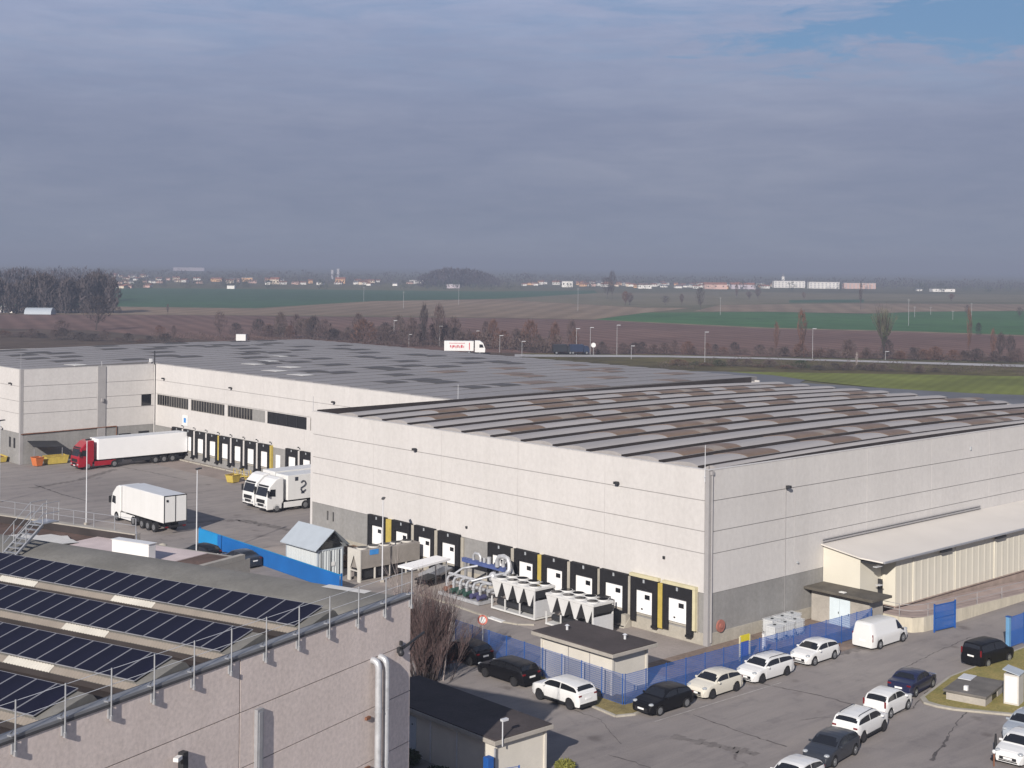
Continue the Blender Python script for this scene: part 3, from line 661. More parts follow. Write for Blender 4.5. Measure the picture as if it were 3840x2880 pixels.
for i in range(0, 28):
    if i % 5 in (1, 3): continue
    yc = sum(vr[i]) / 2; lo = 22 if yc < 122 else 4
    x = prng.uniform(lo + 2, lo + 14); cnt = 0
    while x < 66 and cnt < 6:
        L = prng.uniform(3.2, 4.6); m_ = 'sky_brown' if (yc < 84 and x > 34) else 'sky_grey'
        patches.append((i, x, x + L, m_)); x += L + prng.choice((1.6, 5, 7, 9, 12)); cnt += 1
patches = patches[:88]
for (i, x) in ((9, 23), (11, 24), (12, 29), (14, 28), (15, 33), (17, 40), (18, 8)): patches.append((i, x, x + 1.9, 'sky_white'))
vault_roof(wr, XD + .8, XR + .35, vr, 12.98, 12.90, M['roof_sheet_shaded'], patches, prng, riser=M['riser_grey'], camber=(.25, 46, 34), xstart=lambda y: XD + .8 if y < YE else XL + .8)
# ================================================================ foreground building with the solar roof (own axes)
FA = R(17.7); FO = (-39.98, -15.33)
fb = thing('factory_building', 'tan panel building in the foreground with solar rows on its ribbed roof', 'building', (*FO, 0), FA)
JF = [0, 1.55, 3.75, 6.0, 8.33, 10.52, 12.68]
mb = MB()
xs = [-46, -36.5, -24.2, -11.75, 0]
for z0, z1 in zip(JF[:-1], JF[1:]):
    for a, b in zip(xs[:-1], xs[1:]): mb.box(a + .03, b - (.03 if b < 0 else 0), 0, .22, z0 + .02, z1 - (.02 if z1 < 12 else 0), 0)
mb.box(-46, -.01, .05, .27, 0, 12.6, 1)
mb.box(-.22, 0, .221, 62, 0, 12.45, 0)
obj('wall', mb, [M['tan_wall'], pmat('tan_joint', (.16, .135, .125), .95)], fb)
mk('flashing', (.27, .275, .285), .5, metal=.4, var=.12, scale=1)
mk('flashing_dark', (.085, .085, .09), .6, metal=.3)
mb = MB(); mb.box(-46, .03, -.03, .40, 12.68, 12.80, 0); mb.box(-46, .0, .40, .55, 12.35, 12.76, 1); mb.box(-46, .031, -.035, -.028, 12.60, 12.70, 1)
obj('parapet_cap', mb, [M['flashing'], M['flashing_dark']], fb)
mb = MB(); mb.box(-46, -.22, .5, 62, 11.9, 12.22); obj('roof_membrane', mb, pmat('brown_membrane', (.030, .021, .018), .95, var=.3, scale=.6), fb)
def fvault(k, y0=.62, y1=60):
    c = -0.45 - 4.6 * k; mb = MB()
    if k == 0: pr = [(c + .40, 12.2), (c + .32, 12.55), (c, 12.74), (c - .6, 12.74), (c - 1.3, 12.66), (c - 2.0, 12.50), (c - 2.5, 12.34), (c - 2.65, 12.2)]
    else: pr = [(c + .42, 12.2), (c + .36, 12.75), (c + .16, 12.96), (c, 13.03), (c - .5, 12.94), (c - 1.05, 12.82), (c - 1.94, 12.60), (c - 2.16, 12.42), (c - 2.19, 12.2)]
    mb.prism_y(pr[::-1], y0, y1); return obj('roof_vault', mb, M['vault_conc'], fb, smooth=30)
cv = [fvault(k) for k in range(8)]
for k in range(1, 8):                                                      # corrugated eave strips with pale skylights
    c = -0.45 - 4.6 * k; mb = MB(); y = .7
    L = 34 - 4.2 * k if k < 7 else 8
    n = int((L - .7) / .16)
    for i in range(n):
        ya, yb = .7 + i * .16, .7 + (i + 1) * .16; dz = .02
        for a, b, za, zb in ((ya, (ya + yb) / 2, 0, dz), ((ya + yb) / 2, yb, dz, 0)):
            mb.quad((c - 1.96, a, 12.61 + za), (c - 1.96, b, 12.61 + zb), (c - 2.19, b, 12.43 + zb), (c - 2.19, a, 12.43 + za))
    obj('eave_strip', mb, M['corrug'], cv[k], recalc=False)
    mb = MB(); mb.box(c - 2.225, c - 2.195, .7, 60, 12.21, 12.425); obj('upstand', mb, M['membrane'], cv[k])
    for y in [11.0 - 1.9 * k + 7.6 * j for j in range(-1, 5)]:
        if y < 2.0 or y + 2.6 > L: continue
        mb = MB(); n = 16
        for i in range(n):
            ya, yb = y + i * .16, y + (i + 1) * .16
            for a, b, za, zb in ((ya, (ya + yb) / 2, 0, .025), ((ya + yb) / 2, yb, .025, 0)):
                mb.quad((c - 1.95, a, 12.64 + za), (c - 1.95, b, 12.64 + zb), (c - 2.23, b, 12.445 + zb), (c - 2.23, a, 12.445 + za))
        obj('skylight', mb, M['eave_light'], cv[k], recalc=False)
mb = MB(); mb.quad((-1.0, 1.9, 12.765), (-.40, 1.9, 12.765), (-.40, 4.4, 12.765), (-1.0, 4.4, 12.765)); obj('skylight', mb, M['sky_white'], cv[0], recalc=False)
# solar rows
def solar_panel_mesh():
    mb = MB(); L, W_, T = 2.0, 1.015, .035
    mb.box(-L / 2, L / 2, -W_ / 2, W_ / 2, 0, T, 1); i = .028
    mb.quad((-L / 2 + i, -W_ / 2 + i, T + .002), (L / 2 - i, -W_ / 2 + i, T + .002), (L / 2 - i, W_ / 2 - i, T + .002), (-L / 2 + i, W_ / 2 - i, T + .002), 0)
    return mb
sol_proto = None
rowname = ['farthest solar panel row, beside the grey concrete roof edge', 'second solar panel row from the grey concrete roof edge', 'middle row of dark solar panels on the tan building', 'second nearest solar panel row, running off the frame edge', 'nearest short solar panel row, at the lower left frame edge', 'last solar panel row, mostly outside the frame']
for k in range(1, 6):
    c = -0.45 - 4.6 * k; nc = (26, 21, 16, 11, 6, 3)[k - 1]
    arr = thing('solar_array', rowname[k - 1], 'solar panels', (FO[0], FO[1], 0), FA, 'solar panel rows on the roof')
    tilt = math.atan2(.42, 1.93)
    for j in range(nc):
        if sol_proto is None: p = sol_proto = obj('solar_panel', solar_panel_mesh(), [M['solar'], M['solar_frame']], arr)
        else: p = sol_proto.copy(); COL.objects.link(p); p.parent = arr
        p.location = (c - .97, 1.15 + .52 + 1.035 * j, 12.90); p.rotation_euler = (0, -tilt, 0)
    mb = MB()
    for u in (.35, 1.25): mb.box(c - u - .03, c - u + .03, 1.1, 1.15 + 1.035 * nc, 13.04 - u * .247 - .12, 13.04 - u * .247 - .02)
    obj('rail', mb, M['galv'], arr)
# edge protection posts with two cables
ep = thing('guard_rail', 'galvanised posts with thin cables along the tan parapet', 'railing', (*FO, 0), FA)
mb = MB()
for z in (13.92, 13.38): mb.tube([(-46, -.09, z), (.0, -.09, z)], .011, 4)
obj('cable', mb, M['galv_light'], ep)
pm = None
for i in range(23):
    x = -.07 - 2.05 * i
    if pm is None:
        mb = MB(); mb.tube([(0, -.10, 12.25), (0, -.10, 13.96)], .029, 6); mb.box(-.10, .10, -.075, -.002, 12.22, 12.55); mb.box(-.16, .16, -.10, .10, 12.80, 12.84); mb.add([(-.05, .10, 12.84), (.05, .10, 12.84), (0, -.10, 13.12)], [(0, 1, 2)]); mb.box(-.045, .045, -.16, -.04, 12.15, 12.32)
        pm = obj('post', mb, M['galv'], ep)
    else:
        q = pm.copy(); COL.objects.link(q); q.parent = ep; pm_ = q
        q.location = (x + .07, 0, 0)
pm.location = (0, 0, 0)
for o_ in ep.children:
    if o_.name.startswith('post'): o_.location.x -= .07
# two big ducts down the wall, cable tray, camera, lamps
for x in (-2.98, -2.40):
    mb = MB(); pts = [(x, .02, 10.42)] + [(x, -.34 + .30 * math.cos(a), 10.13 + .30 * math.sin(a)) for a in (math.pi / 2, 1.1, .5, 0)][::1]
    pts = [(x, .05, 10.45), (x, -.12, 10.45), (x, -.26, 10.39), (x, -.34, 10.25), (x, -.36, 10.05), (x, -.36, 0)]
    mb.tube(pts, .155, 14)
    for z in (8.2, 5.8, 3.4): mb.tube([(x, -.36, z), (x, -.36, z + .06)], .172, 14)
    obj('wall_duct', mb, M['galv_pipe'], fb, smooth=40)
mb = MB(); mb.box(-10.88, -10.52, -.17, -.003, 0, 10.42); mb.box(-10.80, -10.60, -.20, -.171, 0, 10.3); obj('cable_tray', mb, M['galv'], fb)
mb = MB(); mb.box(-15.12, -14.86, -.26, -.003, 0, 10.02); obj('cable_duct', mb, M['dark_metal'], fb)
mb = MB(); mb.cbox(-15.45, -.30, 9.93, .34, .2, .14, .3); mb.tube([(-15.3, -.25, 9.9), (-15.1, -.1, 9.85)], .03, 6); obj('wall_lamp', mb, M['white_paint'], fb)
mb = MB(); mb.ball((-1.05, -.22, 10.35), .15, .15, .17); mb.cbox(-.98, -.08, 10.45, .2, .16, .25); obj('camera_dome', mb, M['dark_metal'], fb, smooth=60)
mb = MB(); mb.cbox(-.86, -.08, 10.73, .09, .12, .2); mb.tube([(-.78, -.1, 10.46), (.95, -.12, 10.82)], .06, 6); mb.tube([(-.05, -.02, 10.2), (.2, -.1, 10.55)], .035, 5); obj('flood_arm', mb, M['dark_metal'], fb)
for x, z in ((-3.1, 8.0), (-3.1, 5.8)):
    mb = MB(); mb.cbox(x - .25, -.06, z, .3, .12, .12); obj('pipe_clamp', mb, M['rust'], fb)
# step-over stair
st = thing('roof_stair', 'small galvanised step stair crossing the grey roof edge', 'stairs', (*FO, 0), FA)
for yy in (22.9, 23.85):
    mb = MB(); mb.add([(-3.3, yy, 12.42), (-3.05, yy, 12.42), (-1.25, yy, 13.9), (-1.25, yy, 13.72), (-1.45, yy, 13.78)], [(0, 1, 3, 2)]); mb.box(-3.3, -1.2, yy - .02, yy + .02, 12.42, 12.46)
    mb.tube([(-3.2, yy, 12.45), (-1.3, yy, 13.88), (-.2, yy, 13.88)], .05, 6); obj('stringer', mb, M['galv'], st)
    mb = MB(); mb.tube([(-3.1, yy, 12.5), (-3.1, yy, 13.5), (-1.3, yy, 14.95), (-.2, yy, 14.95), (-.2, yy, 13.9)], .02, 6); mb.tube([(-3.1, yy, 13.0), (-1.3, yy, 14.4), (-.2, yy, 14.4)], .02, 5)
    for x, z in ((-2.4, 13.05), (-1.3, 13.9)): mb.tube([(x, yy, z), (x, yy, z + 1.05)], .026, 6)
    obj('handrail', mb, M['galv'], st)
for i in range(7):
    mb = MB(); mb.box(-3.1 + i * .27, -2.86 + i * .27, 22.92, 23.83, 12.58 + i * .2, 12.61 + i * .2); obj('tread', mb, M['galv'], st)
mb = MB(); mb.box(-1.22, -.2, 22.92, 23.83, 13.86, 13.90); obj('platform', mb, M['galv'], st)
# low flat roofed wing behind, with railing, white box and loose sheeting
lw = thing('flat_roof_wing', 'low flat roofed wing with a parapet beam behind the solar roof', 'building', (*FO, 0), FA)
mb = MB(); mb.box(.2, 18.0, 25, 64, 0, 8.35); obj('wall', mb, M['concrete'], lw)
mb = MB(); mb.box(.25, 17.5, 25.3, 63.8, 8.36, 8.40); obj('roof', mb, pmat('brown_roof', (.105, .068, .055), .95, var=.35, scale=.4, fine=.2, fscale=3), lw)
mb = MB(); mb.box(17.5, 18.05, 35.0, 64, 8.36, 8.98, 0); mb.box(17.42, 17.498, 35.0, 64, 8.40, 8.9, 1); mb.box(13.4, 17.5, 25, 25.4, 8.36, 8.7, 0); obj('parapet', mb, [M['concrete'], M['membrane']], lw)
mb = MB(); mb.add([(13.0 + .5 * math.sin(i * 1.3), 40 + i * .7, 8.55 + .12 * (i % 2)) for i in range(-3, 6)] + [(15.6 + .5 * math.sin(i * .9 + 1), 40 + i * .7, 8.50 + .10 * ((i + 1) % 2)) for i in range(-3, 6)], [(i, i + 1, i + 10, i + 9) for i in range(8)])
obj('roof_sheet', mb, M['sky_white'], lw, recalc=False)
mb = MB(); mb.box(11.2, 17.4, 28.2, 38.5, 8.41, 8.46); obj('roof_slab', mb, pmat('pale_slab', (.52, .44, .43), .9, var=.1, scale=.6), lw)
mb = MB(); mb.box(11.0, 14.0, 44, 55, 8.41, 8.47); obj('roof_sheet', mb, pmat('pale_sheet', (.60, .52, .51), .9, var=.1), lw)
wb = thing('white_box_unit', 'plain white rectangular box on the low flat roof', 'roof box', (*FO, 0), FA)
mb = MB(); mb.box(13.05, 13.7, 29.3, 32.6, 8.47, 9.62); obj('casing', mb, M['white_paint'], wb, bevel=.03)
mb = MB(); mb.box(13.0, 13.75, 29.25, 32.65, 9.626, 9.66); obj('lid', mb, M['white_paint'], wb)
rl = thing('guard_rail', 'pale two-bar guard rail on the low flat roof by the yard', 'railing', (*FO, 0), FA)
mb = MB()
for z in (9.98, 9.5): mb.tube([(17.8, 35.2, z), (17.8, 64, z)], .020, 5)
for z in (9.5, 8.98 + .7): mb.tube([(17.8, 35.2, z - .25), (14.2, 31.5, z - .25)], .024, 5)
obj('rail', mb, M['galv'], rl)
for i in range(14):
    mb = MB(); y = 35.2 + 2.05 * i; mb.tube([(17.8, y, 8.95), (17.8, y, 10.0)], .035, 5); obj('post', mb, M['galv'], rl)
for x, y in ((16.0, 33.35), (14.2, 31.5)):
    mb = MB(); mb.tube([(x, y, 8.4), (x, y, 9.5)], .03, 5); obj('post', mb, M['galv'], rl)

# ================================================================ small buildings
def flat_hut(name, label, x0, x1, y0, y1, h, oh, parts=None, wallm='cream_render'):
    t = thing(name, label, 'building'); mb = MB(); mb.box(x0, x1, y0, y1, 0, h - .25)
    for x, y in ((x0, y0), (x1, y0), (x0, y1), (x1, y1)): mb.cbox(x, y, (h - .25) / 2, .16, .16, h - .251)
    obj('wall', mb, M[wallm], t)
    mb = MB(); mb.box(x0 - oh, x1 + oh, y0 - oh, y1 + oh, h - .25, h - .02); obj('fascia', mb, M['concrete'], t, bevel=.02)
    mb = MB(); mb.box(x0 - oh + .06, x1 + oh - .06, y0 - oh + .06, y1 + oh - .06, h - .019, h + .05); r_ = obj('roof', mb, M['dark_roof'], t, bevel=.03)
    return t, r_
gh, gr = flat_hut('gatehouse', 'cream hut with dark flat roof and two roof vents inside the blue fence', -14.0, -10.7, -3.6, 3.0, 2.95, .55)
for x, y in ((-12.6, 2.0), (-11.3, -2.2)):
    mb = MB(); mb.cyl((x, y, 2.98), .09, .32, 10); mb.cyl((x, y, 3.30), .17, .08, 10, r2=.05); obj('roof_vent', mb, M['galv_light'], gr, smooth=40)
for y in (-1.6, .4):
    mb = MB(); mb.box(-14.03, -13.99, y, y + .06, 0, 2.69); obj('joint', mb, M['joint'], gh)
sh, sr = flat_hut('shed', 'long grey shed with mossy dark roof in the shadow of the tan building', -30.4, -26.75, -10.6, .6, 2.75, .35, wallm='cream_render')
mk('shed_door', (.42, .47, .52), .6, var=.05)
for y in (-1.1, -3.3):
    mb = MB(); mb.box(-30.45, -30.39, y - .55, y + .55, .05, 2.2); d_ = obj('door', mb, M['shed_door'], sh)
    for dy in (-.25, .2):
        mb = MB(); mb.cyl((-30.46, y + dy, 1.75), .05, .04, 8); obj('vent', mb, M['dark_metal'], d_)
for y in (-5.2, -7.5): 
    mb = MB(); mb.box(-30.44, -30.39, y, y + .1, 0, 2.48); obj('pilaster', mb, M['galv_light'], sh)
mb = MB(); mb.tube([(-30.55, -10.75, 2.3), (-30.55, -10.75, 0)], .05, 6); obj('downpipe', mb, M['galv'], sh)
mb = MB(); mb.tube([(-30.25, -11.0, 2.4), (-30.25, -11.0, 3.75)], .035, 6); mb.cbox(-30.12, -11.0, 3.80, .42, .2, .12); mb.tube([(-30.25, -11.0, 2.6), (-30.0, -10.7, 2.6)], .03, 5); obj('lamp', mb, M['galv_light'], sh)

# ---------------- annex on the right-hand wall
an = thing('annex', 'cream corrugated annex with sloping roof against the right warehouse wall', 'building')
def ribbed(mb, axis, pos, a0, a1, z0, z1, face, pitch=1.0, d=.022):
    n = max(1, round((a1 - a0) / pitch)); st = (a1 - a0) / n
    for i in range(n):
        u = a0 + i * st
        for v0, v1, e0, e1 in ((0, .62, 0, 0), (.62, .70, 0, d), (.70, .92, d, d), (.92, 1.0, d, 0)):
            pa, pb, qa, qb = u + v0 * st, u + v1 * st, pos + face * e0, pos + face * e1
            if axis == 'x': mb.quad((qa, pa, z0), (qb, pb, z0), (qb, pb, z1), (qa, pa, z1))
            else: mb.quad((pa, qa, z0), (pb, qb, z0), (pb, qb, z1), (pa, qa, z1))
mb = MB(); ribbed(mb, 'y', -4.75, 17.55, 62, 1.12, 4.75, -1); mb.box(17.5, 62, -4.73, -3.6, 1.12, 4.72); mb.box(14.4, 17.4, -3.5, -.03, 0, 5.0); mb.add([(14.4, -3.5, 5.0), (14.4, -.03, 5.0), (14.4, -.03, 5.66), (14.4, -3.5, 5.2)], [(0, 1, 2, 3)])
mb.box(17.4, 62, -3.6, -.03, 0, 5.0); obj('wall', mb, M['cream_panel'], an, recalc=False)
mb = MB(); mb.box(17.52, 62, -4.70, -3.62, .0, 1.10); mb.box(17.5, 62, -4.85, -4.72, 1.04, 1.12); obj('plinth', mb, pmat('annex_base', (.30, .235, .20), .9, var=.15), an)
mb = MB(); mb.add([(14.1, .0 - .02, 5.80), (40.0, -.02, 5.80), (62, -.02, 5.80), (62, -5.25, 5.06), (14.9, -5.25, 5.06), (14.1, -3.7, 5.28)] , [(0, 1, 2, 3, 4, 5)])
vs = [(14.1, -.02), (62, -.02), (62, -5.25), (14.9, -5.25), (14.1, -3.7)]
zt = lambda y: 5.80 + (y + .02) * (.74 / 5.23)
mb = MB(); mb.add([(x, y, zt(y)) for x, y in vs] + [(x, y, zt(y) - .10) for x, y in vs], [(0, 1, 2, 3, 4), (9, 8, 7, 6, 5)] + [(i, (i + 1) % 5, (i + 1) % 5 + 5, i + 5) for i in range(5)])
rf = obj('roof', mb, pmat('annex_roof', (.60, .565, .52), .6, var=.04, scale=.3), an)
mb = MB(); mb.box(14.9, 62, -5.42, -5.26, 4.93, 5.09); obj('gutter', mb, M['galv'], rf, bevel=.03)
mb = MB(); mb.tube([(14.2, -.12, 5.95), (39, -.12, 5.95)], .06, 6); mb.tube([(14.2, -.10, 6.15), (39, -.10, 6.15)], .045, 6); obj('conduit', mb, M['post_grey'], rf)
mb = MB()
for i in range(7): mb.box(20 + i * 6.5, 20.08 + i * 6.5, -4.82, -4.70, 1.12, 4.72)
obj('trim', mb, M['cream_panel'], an)
mb = MB(); mb.box(14.43, 17.4, -4.7, -3.52, 4.85, 5.0); obj('canopy_soffit', mb, M['dark_metal'], an)
mb = MB(); mb.box(16.9, 16.98, -3.9, -3.5, 1.1, 3.2); obj('door', mb, M['dark_metal'], an)
mb = MB(); mb.cbox(15.2, -4.6, 4.6, .9, .35, .06); mb.cbox(16.2, -4.1, 2.9, .5, .4, .05); obj('bracket', mb, M['galv_light'], an)
for x in (24.5, 33.5, 44):
    mb = MB(); mb.cbox(x, -5.1, 4.72, 1.6, .25, .2); obj('eave_lamp', mb, M['dark_metal'], an)
cb = thing('utility_cabin', 'low beige cabin with dark slab roof and pale double doors beside the annex', 'building')
mb = MB(); mb.box(12.55, 14.38, -5.6, -.25, 0, 2.55); obj('wall', mb, M['concrete'], cb)
mb = MB(); mb.box(11.75, 14.5, -6.35, -.05, 2.55, 2.75); r_ = obj('roof', mb, pmat('slab_roof', (.095, .085, .07), .9, var=.2, scale=1), cb, bevel=.03)
mb = MB(); mb.cbox(12.2, -3.4, 2.80, .35, .5, .06); obj('roof_plate', mb, M['white_paint'], r_)
for y in (-2.45, -3.4):
    mb = MB(); mb.box(12.50, 12.548, y - .46, y + .46, .06, 2.15); d_ = obj('door', mb, pmat('pale_door', (.58, .66, .70), .5, var=.04), cb)
    mb = MB(); mb.cbox(12.48, y - .35 if y < -3 else y - .38, 1.05, .04, .05, .16); obj('handle', mb, M['dark_metal'], d_)
# ramp with low wall in front of the annex
rp = thing('loading_ramp', 'sloping concrete ramp with a low beige wall and rail by the annex', 'ramp')
mb = MB(); mb.add([(17.4, -4.9, 1.02), (46, -4.9, .02), (46, -8.1, .02), (17.2, -8.1, 1.0), (15.0, -6.9, 1.02), (14.9, -4.9, 1.04)], [(0, 1, 2, 3, 4, 5)]); obj('deck', mb, pmat('ramp_conc', (.33, .26, .235), .9, var=.15, scale=.5), rp, recalc=False)
pts = [(14.75, -5.0), (14.8, -6.8), (15.2, -7.7), (16.1, -8.15), (17.4, -8.25), (24, -8.25), (32, -8.25), (46, -8.25)]; hs = [1.12, 1.12, 1.12, 1.12, 1.1, .88, .60, .1]
mb = MB()
for (a, b), ha, hb in zip(zip(pts[:-1], pts[1:]), hs[:-1], hs[1:]):
    d = (Vector(b) - Vector(a)).normalized(); n = Vector((-d.y, d.x)) * .14
    A = [(a[0], a[1]), (b[0], b[1]), (b[0] + n.x, b[1] + n.y), (a[0] + n.x, a[1] + n.y)]
    mb.add([(*p, 0) for p in A] + [(*A[0], ha), (*A[1], hb), (*A[2], hb), (*A[3], ha)], [(4, 5, 6, 7), (0, 1, 5, 4), (1, 2, 6, 5), (2, 3, 7, 6), (3, 0, 4, 7)])
obj('low_wall', mb, pmat('beige_wall', (.50, .455, .36), .9, var=.12, scale=1.2, fine=.08, fscale=5, stretch=(1, 1, .25)), rp)
mb = MB(); fr = lambda i, f: (pts[i][0] + (pts[i + 1][0] - pts[i][0]) * f, pts[i][1] + .05, hs[i] + (hs[i + 1] - hs[i]) * f)
for dz in (.55, 1.0): mb.tube([(x, y + .05, h + dz) for (x, y), h in zip(pts, hs)], .024, 5)
obj('rail', mb, M['post_grey'], rp)
for i, f in ((1, .2), (3, .5), (4, .5), (5, 0), (5, .5), (6, 0), (6, .25), (6, .5), (6, .75)):
    x, y, h = fr(i, f); mb = MB(); mb.tube([(x, y, h - .05), (x, y, h + 1.02)], .028, 5); obj('post', mb, M['post_grey'], rp)

# ================================================================ fences
def mesh_fence(name, label, a, b, h=2.0, step=2.0, base=.12, m='blue_fence', pitch=.066, depth_=.026, cat='fence', z0=0.0):
    a = Vector((*a, 0)); b = Vector((*b, 0)); L = (b - a).length; n = max(1, round(L / step)); st = L / n
    t = thing(name, label, cat, a, math.atan2(b.y - a.y, b.x - a.x))
    for i in range(n + 1):
        mb = MB(); mb.box(i * st - .035, i * st + .035, -.02, .02, z0, z0 + h + .06); obj('post', mb, M[m], t)
    for i in range(n):
        mb = MB(); x0, x1 = i * st + .045, (i + 1) * st - .045; k = max(2, int((x1 - x0) / pitch))
        for j in range(k + 1):
            x = x0 + (x1 - x0) * j / k; mb.quad((x, -depth_ / 2, z0 + base), (x, depth_ / 2, z0 + base), (x, depth_ / 2, z0 + h), (x, -depth_ / 2, z0 + h))
        nh = int((h - base) / .132)
        for j in range(nh + 1):
            z = z0 + base + (h - base) * j / nh; q = .016 if 0 < j < nh else .03; mb.box(x0, x1, -.004, .004, z - q / 2, z + q / 2)
        obj('mesh_panel', mb, M[m], t, recalc=False)
    return t
mesh_fence('mesh_fence', 'blue grating fence run with the round sign, between hut and dark cars', (-14.25, 11.9), (-14.85, -5.35))
mesh_fence('mesh_fence', 'long blue grating fence behind the row of white parked cars', (-14.75, -5.45), (12.3, -5.95))
mesh_fence('mesh_fence', 'blue grating fence at the right frame edge beside the black people carrier', (16.9, -14.8), (27, -14.8), h=2.3)
mb_t = thing('gate_leaf', 'single blue gate leaf standing open in front of the beige ramp wall', 'gate', (16.6, -8.75, 0), math.atan2(-.3, 2.6))
mb = MB()
for x in (0, 2.55): mb.box(x - .05, x + .05, -.05, .05, 0, 2.2)
mb.box(.05, 2.5, -.03, .03, .12, .2); mb.box(.05, 2.5, -.03, .03, 2.02, 2.1); mb.box(.05, 2.5, -.03, .03, 1.05, 1.12); obj('frame', mb, M['blue_fence'], mb_t)
mb = MB()
for j in range(38): x = .09 + j * .0645; mb.quad((x, -.02, .2), (x, .02, .2), (x, .02, 2.02), (x, -.02, 2.02))
obj('bars', mb, M['blue_fence'], mb_t, recalc=False)
gp_ = thing('gate_post', 'thick pale blue gate post at the right frame edge', 'post', (16.75, -14.75, 0)); mb = MB(); mb.box(-.14, .14, -.14, .14, 0, 2.35); obj('post', mb, pmat('pale_blue', (.12, .27, .45), .5), gp_, bevel=.01); mb = MB(); mb.box(-.17, .17, -.17, .17, 2.352, 2.40); obj('cap', mb, M['blue_fence'], gp_)
# blue post and short fence by the shed, bottom edge
p = gp(1832, 2838, 2.0)
bp_ = thing('fence_post', 'dark blue post beside the lit corner of the grey shed', 'post', (p.x, p.y, 0)); mb = MB(); mb.box(-.2, .2, -.2, .2, 0, 2.0); obj('post', mb, M['blue_fence'], bp_, bevel=.01)
mesh_fence('mesh_fence', 'short blue grating fence at the lower edge, in front of the shed', (p.x + .3, p.y - .1), (p.x + 1.7, p.y - .55), h=1.25, step=1.4)
# corrugated hoarding of the yard
hd = thing('hoarding', 'bright blue sheet hoarding slanting across the yard edge', 'hoarding', (-9.75, 57.0, 0), math.atan2(-26, -1.3))
for i in range(13):
    mb = MB(); x0 = i * 2.0
    n = 12
    for j in range(n):
        xa, xb = x0 + j * 2.0 / n, x0 + (j + 1) * 2.0 / n; xm = (xa + xb) / 2
        mb.quad((xa, 0, .05), (xm, .05, .05), (xm, .05, 1.5), (xa, 0, 1.5)); mb.quad((xm, .05, .05), (xb, 0, .05), (xb, 0, 1.5), (xm, .05, 1.5))
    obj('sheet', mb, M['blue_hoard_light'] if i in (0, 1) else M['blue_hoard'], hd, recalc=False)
mb = MB(); mb.box(-.05, 26.05, .06, .12, 1.45, 1.55); obj('top_rail', mb, M['blue_hoard_light'], hd)
for i in (0, 13):
    mb = MB(); mb.box(i * 2 - .06, i * 2 + .06, .12, .24, 0, 1.65); obj('post', mb, M['blue_hoard'], hd)
# ================================================================ vehicles
PROF = {  # fraction from nose -> (x, roofline z/H) ; belt z/H front, rear ; glass: windscreen base, top, rear top, rear base
 'hatch': dict(top=[(0, .36), (.008, .44), (.03, .52), (.07, .575), (.16, .635), (.255, .68), (.40, .94), (.46, .985), (.55, 1.0), (.70, .985), (.83, .93), (.87, .90), (.955, .66), (.985, .60), (.995, .45), (1, .34)], belt=(.645, .70), g=(.265, .405, .865, .95), front=.20, rear=.815),
 'wagon': dict(top=[(0, .36), (.008, .44), (.03, .53), (.07, .585), (.16, .64), (.235, .67), (.37, .94), (.43, .985), (.52, 1.0), (.72, .985), (.86, .945), (.90, .92), (.965, .68), (.985, .61), (.996, .45), (1, .34)], belt=(.64, .69), g=(.245, .375, .895, .958), front=.19, rear=.80),
 'suv': dict(top=[(0, .40), (.008, .50), (.025, .57), (.06, .62), (.15, .665), (.235, .69), (.355, .94), (.41, .985), (.52, 1.0), (.72, .985), (.86, .945), (.90, .92), (.97, .70), (.985, .64), (.996, .48), (1, .36)], belt=(.655, .71), g=(.245, .36, .895, .96), front=.19, rear=.81),
 'sedan': dict(top=[(0, .36), (.008, .45), (.03, .54), (.07, .59), (.17, .645), (.265, .68), (.39, .94), (.44, .985), (.53, 1.0), (.64, .985), (.70, .95), (.83, .74), (.86, .725), (.96, .70), (.985, .64), (.996, .45), (1, .34)], belt=(.65, .70), g=(.275, .395, .705, .82), front=.19, rear=.80),
 'mpv': dict(top=[(0, .34), (.008, .42), (.025, .50), (.06, .545), (.13, .60), (.20, .645), (.34, .93), (.40, .98), (.52, 1.0), (.80, .995), (.93, .965), (.95, .94), (.985, .62), (.993, .52), (.997, .42), (1, .30)], belt=(.60, .63), g=(.205, .345, .945, .98), front=.19, rear=.80),
 'van': dict(top=[(0, .28), (.006, .36), (.02, .42), (.05, .465), (.11, .52), (.165, .56), (.275, .90), (.32, .965), (.40, .99), (.60, 1.0), (.93, .985), (.965, .96), (.985, .93), (.996, .50), (.999, .36), (1, .22)], belt=(.52, .54), g=(.17, .28, .97, .99), front=.175, rear=.80),
}
def paint(name, col, coat=.6, rough=.35): return pmat(name, col, rough, var=.01, scale=.5, coat=coat, spec=.5)
P_WHITE = paint('car_white', (.68, .68, .67)); P_CREAM = paint('car_cream', (.60, .57, .49)); P_BLACK = pmat('car_black', (.0045, .0045, .006), .42, var=.01, coat=.05, spec=.25); P_NAVY = paint('car_navy', (.010, .013, .045))
P_GREY = paint('car_grey', (.028, .032, .041), .2, .3); P_SILVER = paint('car_silver', (.30, .33, .37)); P_MAROON = paint('car_maroon', (.09, .03, .03))
